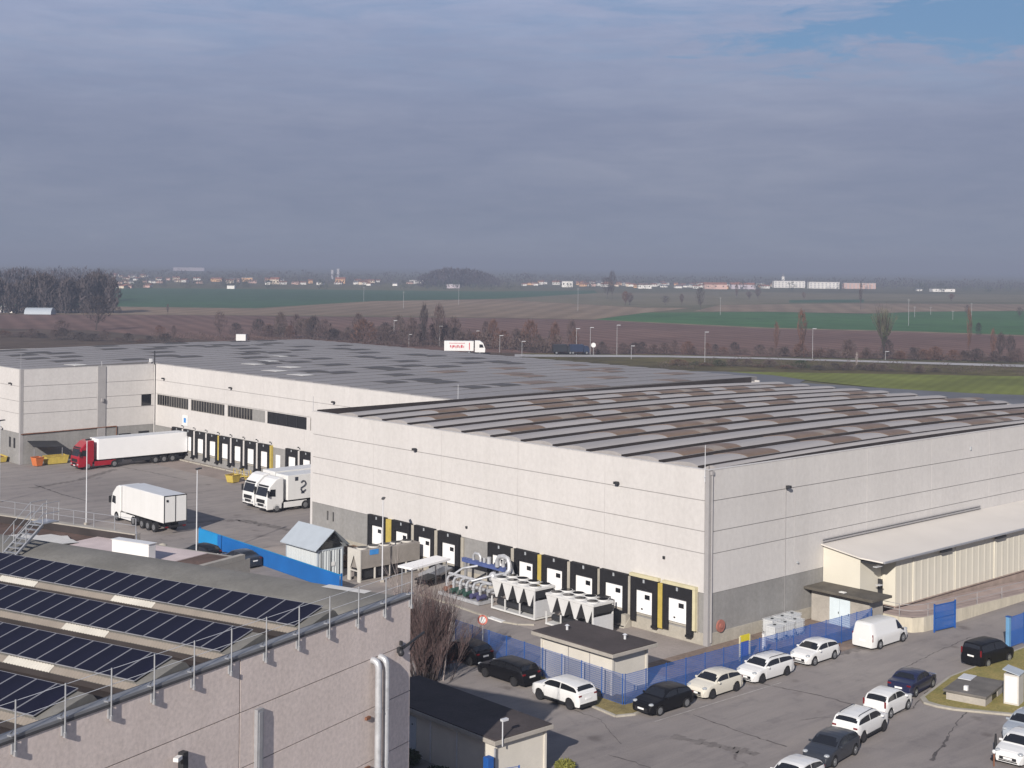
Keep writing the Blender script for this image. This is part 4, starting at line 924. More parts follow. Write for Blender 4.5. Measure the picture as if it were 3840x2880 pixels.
def car(name, label, cat, x, y, heading, kind, L, W, H, body, wheel_r=.315, rim='rim', group=None, roof_rails=False, black_sill=False, side_glass=None, tall_lights=False):
    P = PROF[kind]; t = thing(name, label, cat, (x, y, 0), heading, group)
    fx = np.array([p[0] for p in P['top']]); fz = np.array([p[1] for p in P['top']]) * H
    n = 72; u = np.unique(np.concatenate([np.linspace(0, 1, n), fx])); X = L / 2 - u * L
    T = np.interp(u, fx, fz); T[1:-1] = .25 * T[:-2] + .5 * T[1:-1] + .25 * T[2:]
    B = np.interp(u, [0, 1], [P['belt'][0] * H, P['belt'][1] * H])
    hw = W / 2 * (1 - .20 * np.clip((.14 - u) / .14, 0, 1) ** 2.2 - .13 * np.clip((u - .88) / .12, 0, 1) ** 2.2)
    sill = .20 if kind not in ('suv',) else .27
    wr = wheel_r; ar = wr + .055; wx = [L / 2 - P['front'] * L, L / 2 - P['rear'] * L]
    zs = np.full_like(u, sill)
    zs = np.where(u < .03, sill + .02, zs)
    for c in wx:
        d = np.abs(X - c); zs = np.where(d < ar, np.maximum(zs, wr + np.sqrt(np.maximum(ar ** 2 - d ** 2, 0))), zs)
    rows = []
    for i in range(len(u)):
        h, z0, tp, b = hw[i], zs[i], T[i], B[i]
        b = min(b, tp - .035); zmid = max(z0 + .015, min(.34 * H, b - .12)); zsh = max(zmid + .02, b - .10); b = max(b, zsh + .02); tp = max(tp, b + .02)
        gh_ = tp - b
        if gh_ > .12: ry = h * .955 - .23 * max(gh_ - .05, 0) - .02; rz = tp - .055 * min(1, gh_ / .4)
        else: ry = h * (.955 - .03 * 0); rz = tp - .02; ry = h * .90
        rows.append([(h * .93, z0), (h * .985, zmid), (h * 1.0, zsh), (h * .965, b), (ry, rz), (ry * .80, tp - .010), (0, tp)])
    mb = MB(); k = 13
    for i, rw in enumerate(rows):
        for (yy, zz) in rw: mb.v.append((X[i], yy, zz))
        for (yy, zz) in rw[-2::-1]: mb.v.append((X[i], -yy, zz))
    for i in range(len(u) - 1):
        for j in range(k - 1): mb.f.append((i * k + j, i * k + j + 1, (i + 1) * k + j + 1, (i + 1) * k + j)); mb.m.append(0)
    mb.f.append(tuple(range(k))); mb.m.append(0); mb.f.append(tuple((len(u) - 1) * k + j for j in range(k))[::-1]); mb.m.append(0)
    obj('body', mb, body, t, smooth=32)
    mb = MB(); mb.box(-L / 2 + .12, L / 2 - .12, -W / 2 + .16, W / 2 - .16, sill - .02, .55)
    if black_sill:
        for s in (-1, 1): mb.box(wx[1] + ar, wx[0] - ar, s * (W / 2 - .02) - .02, s * (W / 2 - .02) + .02, sill - .03, sill + .13)
        mb.box(-L / 2 - .012, -L / 2 + .3, -W / 2 * .84, W / 2 * .84, sill - .02, .47)
    obj('underbody', mb, M['black_plastic'], t)
    g0, g1, g2, g3 = P['g']
    def at(uu):
        i = int(np.argmin(np.abs(u - uu))); return i
    # windscreen / rear window follow the loft, a little proud of it
    def pane(nm, ua, ub, ins):
        mb = MB(); ii = [i for i in range(len(u)) if ua <= u[i] <= ub]; us = np.linspace(ua, ub, 6); gl = []
        for q in us:
            r_ = []
            for f in (-1, -.8, -.4, 0, .4, .8, 1):
                ys = np.interp(q, u, [rows[i][4][0] for i in range(len(u))]) * ins; tp_ = np.interp(q, u, T)
                rz_ = np.interp(q, u, [rows[i][4][1] for i in range(len(u))]); zz = tp_ - (tp_ - rz_) * max(0, abs(f) - .6) / .4
                r_.append((L / 2 - q * L, f * ys, zz))
            gl.append(r_)
        dxz = Vector((gl[-1][3][0] - gl[0][3][0], 0, gl[-1][3][2] - gl[0][3][2])).normalized(); nn = Vector((-dxz.z, 0, dxz.x))
        if nn.z < 0: nn = -nn
        vs = [tuple(Vector(p) + nn * .012) for r_ in gl for p in r_]
        mb.add(vs, [(i * 7 + j, i * 7 + j + 1, (i + 1) * 7 + j + 1, (i + 1) * 7 + j) for i in range(5) for j in range(6)])
        obj(nm, mb, M['dark_glass'], t, smooth=60, recalc=False)
    pane('windscreen', g0 + .008, g1 - .004, .93)
    if kind != 'van': pane('rear_window', g2 + .006, g3 - .012, .88)
    sa, sb = side_glass or (g0 + .045, min(g2 + .045, .94))
    for s in (-1, 1):
        mb = MB(); segs = [(sa, (sa + sb) / 2 - .008), ((sa + sb) / 2 + .008, sb)] if kind != 'van' else [(sa, sb)]
        for ua, ub in segs:
            pr = None
            for q in np.linspace(ua, ub, 12):
                b3 = [np.interp(q, u, [rows[i][3][c] for i in range(len(u))]) for c in (0, 1)]; b4 = [np.interp(q, u, [rows[i][4][c] for i in range(len(u))]) for c in (0, 1)]
                gap = b4[1] - b3[1]
                lo, hi = .10, max(.105, min(.90, 1 - .05 / max(gap, .051)))
                pt = [(L / 2 - q * L, s * (b3[0] + (b4[0] - b3[0]) * f + .012), b3[1] + gap * f) for f in (lo, hi)]
                if pr and gap > .09: mb.quad(pr[0], pt[0], pt[1], pr[1])
                pr = pt if gap > .09 else None
        obj('side_window', mb, M['dark_glass'], t, recalc=False)
    # wheels
    for c in wx:
        for s in (-1, 1):
            yy = s * (W / 2 - .115); mb = MB(); mb.ycyl((0, 0, 0), wr, .20, 20)
            wl = obj('wheel', mb, M['tyre'], t, (c, yy, wr), smooth=40)
            mb = MB(); mb.ycyl((0, s * .096, 0), wr * .66, .025, 16); mb.ycyl((0, s * .112, 0), wr * .16, .02, 8)
            for q in range(5):
                a = q * 2 * math.pi / 5 + .3; mb.cbox(math.cos(a) * wr * .4, s * .111, math.sin(a) * wr * .4, .05, .008, .05)
            obj('rim', mb, M[rim], wl, smooth=40)
    # lights, plates, mirrors, grille
    zl = .54 * H if kind not in ('van', 'mpv') else .47 * H
    hwf = float(np.interp(.055, u, hw)); hwr = float(np.interp(.96, u, hw))
    for s in (-1, 1):
        mb = MB(); mb.ball((L / 2 - .045 * L - .04, s * hwf * .80, zl - .03), .20, .17, .085, 10, 6); obj('headlight', mb, M['lamp_clear'], t, smooth=60)
        mb = MB()
        if kind in ('mpv', 'van') or tall_lights: mb.cbox(-L / 2 + .016 * L, s * hwr * .92, .62 * H if kind != 'van' else .46 * H, .07, .11, .26 * H)
        else: mb.cbox(-L / 2 + .028 * L, s * hwr * .80, .595 * H, .16, .26, .11)
        obj('tail_light', mb, M['lamp_red'], t, bevel=.02)
        mb = MB(); mb.cbox(L / 2 - (g0 + .06) * L, s * (W / 2 + .07), P['belt'][0] * H + .06, .12, .20, .13); obj('mirror', mb, body if kind != 'van' else M['black_plastic'], t, bevel=.03)
    mb = MB(); mb.cbox(L / 2 - .004, 0, .30 * H, .05, W * .56, .12 * H); mb.cbox(L / 2 - .015, 0, .20 * H, .05, W * .62, .05 * H); obj('grille', mb, M['black_plastic'], t, bevel=.015)
    mb = MB(); mb.cbox(L / 2 + .028, 0, .31 * H, .012, .50, .11); obj('number_plate', mb, M['plate'], t)
    mb = MB(); mb.cbox(-L / 2 - .008, 0, (.47 if kind != 'van' else .33) * H, .03, .50, .11); obj('number_plate', mb, M['plate'], t)
    if roof_rails:
        for s in (-1, 1):
            mb = MB(); mb.tube([(L / 2 - .42 * L, s * W * .34, H - .03), (L / 2 - .46 * L, s * W * .34, H + .03), (L / 2 - .82 * L, s * W * .34, H - .0), (L / 2 - .86 * L, s * W * .34, H - .06)], .02, 6); obj('roof_rail', mb, M['dark_metal'], t)
    return t
PI = math.pi
G1 = 'cars parked along the blue fence'; G2 = 'cars parked in the middle of the lot'
car('parked_car', 'black hatchback at the corner of the blue fence, nose to the kerb', 'car', -13.25, -7.35, PI, 'hatch', 4.15, 1.78, 1.46, P_BLACK, group=G1)
car('parked_car', 'cream hatchback between the black hatchback and the white estate', 'car', -8.15, -7.35, PI + .01, 'hatch', 4.05, 1.74, 1.46, P_CREAM, rim='rim_dark', group=G1)
car('parked_car', 'white estate car with roof rails along the blue fence', 'car', -2.75, -7.35, PI, 'wagon', 4.50, 1.78, 1.48, P_WHITE, rim='rim_dark', group=G1, roof_rails=True)
car('parked_car', 'small rounded white hatchback between the estate car and the van', 'car', 3.2, -7.2, PI + .02, 'hatch', 4.0, 1.74, 1.45, P_WHITE, group=G1)
car('panel_van', 'white panel van parked by the end of the blue fence', 'van', 10.75, -7.75, .01, 'van', 4.95, 1.92, 1.98, P_WHITE, wheel_r=.34, side_glass=(.20, .33))
car('parked_car', 'black people carrier beside the blue gate post on the right', 'car', 12.35, -15.55, -.08, 'mpv', 4.25, 1.78, 1.72, P_BLACK, group=G2)
car('parked_car', 'dark navy saloon at the tip of the grass island', 'car', 2.35, -15.6, .14, 'sedan', 4.45, 1.75, 1.43, P_NAVY, group=G2)
car('parked_car', 'small white hatchback with tall red tail lights behind the navy saloon', 'car', -2.75, -17.0, .10, 'hatch', 3.85, 1.66, 1.52, P_WHITE, group=G2, tall_lights=True)
car('parked_car', 'white crossover with black sills and roof rails in mid lot', 'car', -7.75, -18.3, .12, 'suv', 4.30, 1.80, 1.60, P_WHITE, wheel_r=.34, rim='rim_dark', group=G2, black_sill=True, roof_rails=True)
car('parked_car', 'dark grey hatchback facing the lower left, next to the white crossover', 'car', -12.6, -19.55, PI + .14, 'hatch', 4.2, 1.76, 1.47, P_GREY, group=G2)
car('parked_car', 'white car cut off by the lower edge of the frame', 'car', -18.0, -20.9, PI + .12, 'hatch', 4.1, 1.74, 1.47, P_WHITE, group=G2)
car('parked_car', 'white crossover with black glass, parked alone in front of the fenced hut', 'car', -17.1, -2.3, PI / 2 + .02, 'suv', 4.35, 1.84, 1.62, P_WHITE, wheel_r=.35, rim='rim_dark', black_sill=True, group='cars beside the fenced hut')
car('parked_car', 'black estate car between the white crossover and the bare shrub', 'car', -16.55, 3.6, PI / 2 + .03, 'wagon', 4.6, 1.82, 1.48, P_BLACK, rim='rim_dark', group='cars beside the fenced hut')
car('parked_car', 'black hatchback below the round sign, half behind the bare shrub', 'car', -15.75, 9.1, PI / 2 + .05, 'hatch', 4.3, 1.8, 1.47, P_BLACK, rim='rim_dark', group='cars beside the fenced hut')
q = gp(3790, 2836)
car('parked_car', 'white hatchback cut by the right frame edge, beside the dark post', 'car', q.x + .35, q.y - .5, PI + .10, 'hatch', 4.1, 1.75, 1.45, P_WHITE, rim='rim_dark', group='cars at the right frame edge')
q = gp(3812, 2765)
car('parked_car', 'silver car behind the white hatchback at the right frame edge', 'car', q.x + .8, q.y - .3, PI + .1, 'hatch', 4.1, 1.75, 1.45, P_SILVER, group='cars at the right frame edge')
# black cars half hidden behind the parapet, below the hoarding
car('parked_car', 'black car beside the rubbish heap, behind the grey roof edge', 'car', -13.2, 50.6, PI / 2 + .25, 'hatch', 4.2, 1.78, 1.47, P_BLACK, group='cars below the blue hoarding')
car('parked_car', 'dark grey car under the blue hoarding, half hidden by the roof edge', 'car', -11.6, 46.0, PI / 2 + .1, 'sedan', 4.4, 1.78, 1.44, P_GREY, group='cars below the blue hoarding')

# ---------------- articulated trucks
def cab(t, col, x0, deflector=True, lowwhite=True):
    """tractor cab, nose at x = x0 looking to +x"""
    W_ = 2.46; mb = MB()
    prof = [(x0 - .06, .36), (x0, .55), (x0 + .02, 1.25), (x0 - .02, 1.72), (x0 - .36, 2.92), (x0 - .62, 3.16), (x0 - 1.25, 3.72), (x0 - 1.75, 3.88), (x0 - 2.22, 3.86), (x0 - 2.25, 1.15), (x0 - 2.05, 1.0), (x0 - 2.0, .36)]
    mb.prism_y(prof, -W_ / 2, W_ / 2)
    c = obj('cab', mb, col, t, bevel=.10)
    mb = MB(); zz = lambda z: x0 - .02 - (z - 1.72) * (.34 / 1.2)
    mb.quad((zz(1.86) + .03, -1.08, 1.86), (zz(1.86) + .03, 1.08, 1.86), (zz(2.80) + .03, 1.02, 2.80), (zz(2.80) + .03, -1.02, 2.80)); obj('windscreen', mb, M['dark_glass'], c, recalc=False)
    mb = MB(); mb.quad((zz(2.86) + .03, -1.02, 2.86), (zz(2.86) + .03, 1.02, 2.86), (x0 - .42, 1.04, 3.05), (x0 - .42, -1.04, 3.05)); obj('sun_visor', mb, M['black_plastic'], c, recalc=False)
    for s in (-1, 1):
        mb = MB(); y_ = s * (W_ / 2 + .012); mb.add([(x0 - .28, y_, 1.92), (x0 - 1.15, y_, 1.80), (x0 - 1.15, y_, 2.62), (x0 - .50, y_, 2.66)], [(0, 1, 2, 3)]); obj('side_window', mb, M['dark_glass'], c, recalc=False)
        mb = MB(); mb.cbox(x0 - .12, s * (W_ / 2 + .16), 2.2, .14, .24, .72); mb.cbox(x0 - .2, s * (W_ / 2 + .02), 2.55, .05, .2, .05); obj('mirror', mb, M['black_plastic'], c, bevel=.03)
        mb = MB(); mb.cbox(x0 - .02, s * .98, .78, .12, .34, .18); obj('headlight', mb, M['lamp_clear'], c, bevel=.03)
        mb = MB(); mb.box(x0 - 2.12, x0 - 1.98, s * (W_ / 2 - .08) - .05, s * (W_ / 2 - .08) + .05, 1.0, 3.6); obj('side_deflector', mb, col, c)
    mb = MB(); mb.cbox(x0 + .012, 0, 1.28, .05, 1.7, .42); mb.cbox(x0 + .012, 0, .85, .05, 1.25, .28); mb.cbox(x0 - .02, 0, .48, .06, 2.2, .16); obj('grille', mb, M['black_plastic'], c, bevel=.02)
    mb = MB(); mb.cbox(x0 + .045, 0, .62, .02, .52, .12); obj('number_plate', mb, M['plate'], c)
    return c
def wheels(t, xs, r=.50, w=2.46, rim='rim', dual=()):
    for i, x in enumerate(xs):
        for s in (-1, 1):
            wd = .34 if i not in dual else .58
            mb = MB(); mb.ycyl((0, 0, 0), r, wd, 22); o_ = obj('wheel', mb, M['tyre'], t, (x, s * (w / 2 - wd / 2), r), smooth=40)
            mb = MB(); mb.ycyl((0, s * (wd / 2 + .004), 0), r * .58, .03, 16); mb.ycyl((0, s * (wd / 2 + .03), 0), r * .22, .06, 10); obj('rim', mb, M[rim], o_, smooth=40)
def truck(label, x, y, heading, colname, col, length=13.6, box_m='white_paint', reefer=False, skirt=True, swirl=False, cabx=None, group=None, open_rear=False):
    """nose of the tractor at the thing's +x end; origin under the trailer's rear doors"""
    t = thing('articulated_truck', label, 'truck', (x, y, 0), heading, group)
    L = length; nose = L + 2.75
    cab(t, col, nose)
    mb = MB(); mb.box(L - 3.4, nose - .4, -.45, .45, .62, 1.0); mb.box(.3, L - 1.0, -.5, -.36, .85, 1.2); mb.box(.3, L - 1.0, .36, .5, .85, 1.2); mb.box(L - 3.6, L - 2.6, -1.0, 1.0, .55, 1.0); obj('chassis', mb, M['dark_metal'], t)
    if skirt:
        for s in (-1, 1): mb = MB(); mb.box(L - 2.6, nose - 2.3, s * 1.17 - .03, s * 1.17 + .03, .42, 1.05); obj('side_skirt', mb, col, t, bevel=.02)
    mb = MB()
    for s in (-1, 1): mb.box(5.6, 8.4, s * 1.12 - .02, s * 1.12 + .02, .55, 1.0)
    obj('pallet_box', mb, M['galv_light'] if not skirt else M['dark_metal'], t)
    mb = MB(); mb.box(.02, L, -1.27, 1.27, 1.22, 3.98); tr = obj('trailer', mb, M[box_m], t, bevel=.03)
    mb = MB(); mb.box(.1, L - .1, -1.2, 1.2, 3.985, 4.01); obj('trailer_roof', mb, pmat('roof_skin', (.52, .54, .57), .5, var=.05, scale=.7), tr)
    mb = MB()
    for z in (1.22, 3.94): mb.box(-.02, .06, -1.29, 1.29, z, z + .08)
    for yy in (-1.26, 1.26): mb.box(-.02, .06, yy - .03, yy + .03, 1.22, 4.02)
    mb.box(-.025, .0, -.03, .03, 1.3, 3.94); obj('door_frame', mb, M['black_plastic'] if colname != 'red' else M['galv'], tr)
    for s in (-1, 1):
        mb = MB(); mb.box(.005, .018, s * .64 - .60, s * .64 + .60, 1.32, 3.92); obj('rear_door', mb, M[box_m], tr)
        mb = MB(); mb.cbox(-.05, s * .95, 3.5, .02, .22, .22); 
        if s > 0: obj('sticker', mb, M['dark_metal'], tr)
    mb = MB(); mb.box(-.02, .1, -1.2, 1.2, .72, .92); obj('bumper', mb, M['black_plastic'], t)
    for s in (-1, 1):
        mb = MB(); mb.cbox(-.05, s * 1.0, .82, .05, .32, .12); obj('tail_light', mb, M['lamp_red'], t)
    wheels(t, [2.3, 3.6, 4.9, L - 2.6 + .2, nose - 1.35], dual=(3,))
    if reefer:
        mb = MB(); mb.box(L, L + .42, -1.0, 1.0, 1.9, 3.85); u_ = obj('cooling_unit', mb, M['white_paint'], tr, bevel=.05)
        mb = MB(); mb.box(L + .425, L + .44, -.7, .7, 3.0, 3.6); obj('grille', mb, M['dark_glass'], u_)
    return t, tr, L
truck('red tractor with a long white trailer backed up to the rear docks', 18.3, 110.75, PI + .0, 'red', M['red_paint'], 13.4, box_m='door_white')
truck('white box trailer truck seen from behind, parked in the middle of the yard', -9.15, 62.75, PI / 2 + .0, 'white', M['white_paint'], 9.2, skirt=True)
t3, tr3, L3 = truck('white tractor with a logo on its box, nearer of the two parked side by side', 18.2, 67.9, PI, 'white', M['white_paint'], 11.2, skirt=True, group='white trucks beside the warehouse end')
truck('white tractor half hidden behind the nearer white tractor with a logo', 18.4, 71.4, PI, 'white', M['white_paint'], 10.9, skirt=True, group='white trucks beside the warehouse end')
# S-shaped mark and small dark square on the box side (the truck looks to -x, so its +y side faces the camera)
mk('logo_dark', (.03, .035, .05), .5)
ys = 1.285; pts = []
for i in range(13):
    a = i / 12; ang = PI * .15 + a * 2 * PI
    pts.append((L3 - 2.05 + .32 * math.cos(PI * (.1 + 1.25 * min(a * 2, 1))) * 1.0 if a <= .5 else L3 - 2.05 - .32 * math.cos(PI * (.1 + 1.25 * min((1 - a) * 2, 1))), ys, 2.95 + .30 * math.sin(PI * (.1 + 1.25 * a * 2)) if a <= .5 else 2.35 - .30 * math.sin(PI * (.1 + 1.25 * (1 - a) * 2))))
mb = MB(); mb.tube(pts, .085, 5); mb.cbox(L3 - 2.0, ys, 1.95, .42, .02, .26); obj('logo', mb, M['logo_dark'], tr3)
mb = MB(); mb.cbox(L3 - 1.15, ys, 3.55, .42, .02, .42); obj('logo', mb, M['logo_dark'], tr3)
# far white truck with a red mark on the road behind
q = gp(1745, 1326)
ft = thing('articulated_truck', 'small white truck with a red mark, on the road behind the big roof', 'truck', (q.x, q.y, 0), math.atan2(rt[1], rt[0]))
mb = MB(); mb.box(-6.6, 2.6, -1.25, 1.25, .9, 4.0); tb = obj('trailer', mb, M['white_paint'], ft, bevel=.04)
mb = MB(); mb.prism_y([(3.0, .5), (6.2, .5), (6.3, 1.6), (5.6, 3.4), (4.6, 4.1), (3.0, 4.2)], -1.25, 1.25); obj('cab', mb, M['white_paint'], ft, bevel=.08)
mb = MB(); mb.quad((6.24, -1.0, 2.0), (6.24, 1.0, 2.0), (5.75, 1.0, 3.2), (5.75, -1.0, 3.2)); mb.quad((4.4, -1.27, 2.0), (5.8, -1.27, 2.0), (5.4, -1.27, 3.0), (4.4, -1.27, 3.0)); obj('windscreen', mb, M['dark_glass'], ft, recalc=False)
mb = MB()
for x, w_ in ((-4.6, .3), (-4.1, .25), (-3.6, .5), (-2.9, .3), (-2.3, .4), (-1.7, .25), (-1.1, .5), (-.5, .2)): mb.cbox(x, -1.262, 2.25 + .1 * math.sin(x * 5), w_, .02, 1.0 - .3 * abs(math.sin(x * 3)))
mb.cbox(-2.6, -1.262, 3.3, 5.0, .02, .14); mb.cbox(1.3, -1.262, 2.4, .25, .02, 2.2); obj('mark', mb, pmat('mark_red', (.45, .03, .05), .6), tb)
wheels(ft, [-5.5, -4.3, 1.2, 4.6])
# ================================================================ yard equipment
# two air-cooled chillers with V-shaped coils and fans on top
mk('coil_dark', (.07, .07, .075), .6)
mk('ahu_white', (.56, .56, .55), .5, var=.05)
def chiller(label, loc):
    t = thing('chiller', label, 'chiller', loc, 0.0, 'chillers on the apron'); LY, WX, H = 5.2, 2.25, 2.55   # long side along y; V pattern on the -x side
    mb = MB(); mb.box(0, WX, 0, LY, .10, .24); obj('base_frame', mb, M['ahu_white'], t, bevel=.02)
    mb = MB(); mb.box(0, WX, 0, LY, 2.36, H); tp = obj('top_deck', mb, M['ahu_white'], t, bevel=.02)
    pit = LY / 4
    for i in range(4):
        y0 = i * pit; mb = MB(); mb.prism_x([(y0 + .06, 2.355), (y0 + pit - .06, 2.355), (y0 + pit / 2 + .10, 1.12), (y0 + pit / 2 - .10, 1.12)], .02, WX - .02); mb.m = [0, 0, 1, 1, 1, 1]; obj('coil_module', mb, [M['ahu_white'], M['coil_dark']], t, recalc=False)
    for i in range(4):
        for j in range(2):
            mb = MB(); c = (.58 + j * 1.1, pit / 2 + i * pit, H); mb.cyl(c, .50, .10, 20); f_ = obj('fan', mb, M['ahu_white'], tp, smooth=40)
            mb = MB(); mb.cyl((c[0], c[1], H + .101), .44, .012, 20); obj('fan_grille', mb, M['dark_glass'], f_)
    for y in (.04, LY / 3, LY * 2 / 3, LY - .14):
        for x in (.0, WX - .1):
            mb = MB(); mb.box(x, x + .1, y, y + .1, .241, 2.355 if y in (.04,) else 1.12); obj('post', mb, M['ahu_white'], t)
    mb = MB(); mb.box(.05, WX - .05, .01, .16, .26, 1.55); obj('end_panel', mb, M['galv_light'], t, bevel=.02)
    mb = MB(); mb.box(.12, WX - .12, -.03, .008, 1.80, 2.25); obj('louvre', mb, M['dark_metal'], t)
    mb = MB(); mb.tube([(.6, .4, .62), (.6, LY - .3, .62)], .24, 12); mb.tube([(1.5, .4, .6), (1.5, LY - .3, .6)], .20, 12); mb.cbox(1.0, 3.6, .75, .6, .8, .9); obj('compressor', mb, M['dark_metal'], t, smooth=40)
    return t
chiller('white chiller with V coils and roof fans, nearer the pipework', (-4.85, 13.45, 0))
chiller('white chiller with V coils and roof fans, behind the hut roof', (-4.95, 6.95, 0))
# pump and pipe skids
ps = thing('pump_skid', 'white steel skid carrying pumps and silver pipes beside the chillers', 'pump skid', (-5.0, 20.0, 0))
mb = MB()
for x in (0, 1.5):
    mb.box(x, x + .18, 0, 5.2, .05, .32)
for y in (0, 1.3, 2.6, 3.9, 5.02): mb.box(.18, 1.5, y, y + .18, .05, .30)
obj('base_frame', mb, M['galv_pipe'], ps)
for i in range(6):
    y = .45 + i * .85; mb = MB(); mb.tube([(.3, y, .55), (1.1, y, .55)], .22, 12); obj('pump', mb, M['pump_purple'] if i < 2 else M['pump_green'] if i < 5 else M['rust'], ps, smooth=40)
    mb = MB(); mb.tube([(.55, y, .7), (.55, y, 1.35), (.70, y, 1.55), (1.25, y, 1.6)], .10, 8); mb.cyl((.55, y, 1.05), .17, .08, 12); mb.cyl((.55, y, 1.22), .15, .12, 12); obj('riser_pipe', mb, M['galv_pipe'], ps, smooth=40)
    mb = MB(); mb.cyl((1.55, y + .2, .35), .09, 1.15, 8); mb.ball((1.55, y + .2, 1.5), .15, .15, .15); obj('valve', mb, M['galv'], ps, smooth=40)
for z, x in ((1.62, 1.3), (.85, 1.75)):
    mb = MB(); mb.tube([(x, -.2, z), (x, 5.3, z)], .14, 10); obj('header_pipe', mb, M['galv_pipe'], ps, smooth=40)
pp = thing('pipe_rack', 'blue beam and thick silver pipes bending past the dock doors', 'pipework', (0, 0, 0))
mb = MB(); mb.box(-1.75, -1.45, 20.6, 26.0, 2.25, 2.55); mb.box(-1.80, -1.40, 20.6, 26.0, 2.551, 2.60); obj('beam', mb, pmat('beam_blue', (.07, .10, .25), .5), pp)
for y in (21.0, 25.5):
    mb = MB(); mb.box(-1.7, -1.5, y, y + .2, 0, 2.249); obj('leg', mb, M['galv'], pp)
for pts_, r__, nm_ in (([(-1.6, 24.6, 2.6), (-1.6, 24.6, 3.0), (-1.6, 24.4, 3.2), (-1.6, 23.9, 3.2), (-1.6, 23.7, 3.0), (-1.6, 23.7, 2.6)], .12, 'pipe_loop'),
                      ([(-1.9, 21.2, 2.6), (-1.9, 21.2, 3.1), (-1.9, 20.95, 3.5), (-1.9, 20.4, 3.62), (-1.9, 19.9, 3.5), (-1.9, 19.7, 3.1), (-2.0, 19.6, 2.6), (-2.6, 19.6, 2.1), (-3.6, 19.4, 1.9)], .20, 'pipe_loop'),
                      ([(-1.5, 20.9, 2.6), (-1.5, 20.9, 3.0), (-1.5, 20.6, 3.3), (-1.5, 20.1, 3.0), (-1.5, 19.7, 2.2), (-2.0, 19.2, 1.5), (-3.5, 19.0, 1.4), (-4.8, 19.0, 1.4)], .16, 'pipe_bend'),
                      ([(-4.0, 24.6, 1.6), (-3.0, 24.4, 2.1), (-2.0, 23.6, 2.3)], .10, 'branch_pipe'), ([(-4.4, 21.6, 1.7), (-3.4, 20.6, 2.1), (-2.2, 20.0, 2.3)], .10, 'branch_pipe')):
    mb = MB(); mb.tube(pts_, r__, 10); obj(nm_, mb, M['galv_pipe'], pp, smooth=50)
mb = MB(); mb.cyl((-1.6, 22.6, 2.6), .2, .55, 10); mb.cyl((-1.6, 23.2, 2.6), .14, .4, 8); mb.ball((-2.9, 20.6, 2.0), .4, .4, .45); obj('vessel', mb, M['galv_pipe'], pp, smooth=50)
# long air handling unit with an A-frame end
ah = thing('air_handler', 'long brown-grey cooling unit on legs with an A-shaped open end', 'cooling unit', (-7.4, 33.0, 0))
mb = MB(); mb.box(0, 6.6, 0, 1.75, 1.15, 2.75); obj('casing', mb, M['ahu'], ah, bevel=.02)
mb = MB(); mb.box(-.14, -.003, -.06, .34, 0, 2.85); mb.box(-.14, -.003, 1.41, 1.81, 0, 2.85); mb.box(-.14, -.003, .34, 1.41, 2.3, 2.85); mb.box(-.14, -.003, .34, 1.41, .9, 1.0)
mb.add([(-.141, .34, 2.3), (-.141, .875, 2.3), (-.141, .34, 1.1)], [(0, 1, 2)]); mb.add([(-.141, 1.41, 2.3), (-.141, 1.41, 1.1), (-.141, .875, 2.3)], [(0, 1, 2)]); obj('end_frame', mb, M['ahu_light'], ah)
for x in (1.5, 3.2, 5.0, 6.45):
    for y in (.0, 1.63):
        mb = MB(); mb.box(x, x + .12, y, y + .12, 0, 1.149); obj('leg', mb, M['ahu_light'], ah)
mb = MB(); mb.box(0, 6.6, -.05, .05, .02, .16); mb.box(0, 6.6, 1.7, 1.8, .02, .16); obj('base_rail', mb, M['ahu'], ah)
for i in range(5):
    mb = MB(); mb.cyl((.75 + i * 1.25, .88, 2.752), .5, .13, 18); f_ = obj('fan', mb, M['ahu_light'], ah); mb = MB(); mb.cyl((.75 + i * 1.25, .88, 2.89), .44, .012, 18); obj('fan_grille', mb, M['dark_metal'], f_)
mb = MB(); mb.box(.95, 1.9, -.03, -.004, 2.3, 2.75); obj('label_plate', mb, M['sign_blue'], ah)
mb = MB(); mb.box(.3, 6.3, .3, 1.4, .3, 1.0); obj('pipes', mb, M['dark_metal'], ah)
# white slab roof on posts in front of a dock
cp = thing('canopy', 'flat white canopy slab reaching to a dock door', 'canopy', (-7.5, 25.6, 0), .02)
mb = MB(); mb.add([(0, 0, 2.35), (5.0, .9, 2.35), (4.9, 2.7, 2.35), (-.2, 1.7, 2.35), (0, 0, 2.52), (5.0, .9, 2.52), (4.9, 2.7, 2.52), (-.2, 1.7, 2.52)], [(3, 2, 1, 0), (4, 5, 6, 7), (0, 1, 5, 4), (1, 2, 6, 5), (2, 3, 7, 6), (3, 0, 4, 7)]); obj('slab', mb, M['door_white'], cp)
for x, y in ((.2, .3), (4.6, 1.0), (.1, 1.5), (4.6, 2.4)):
    mb = MB(); mb.box(x, x + .08, y, y + .08, 0, 2.349); obj('post', mb, M['galv'], cp)
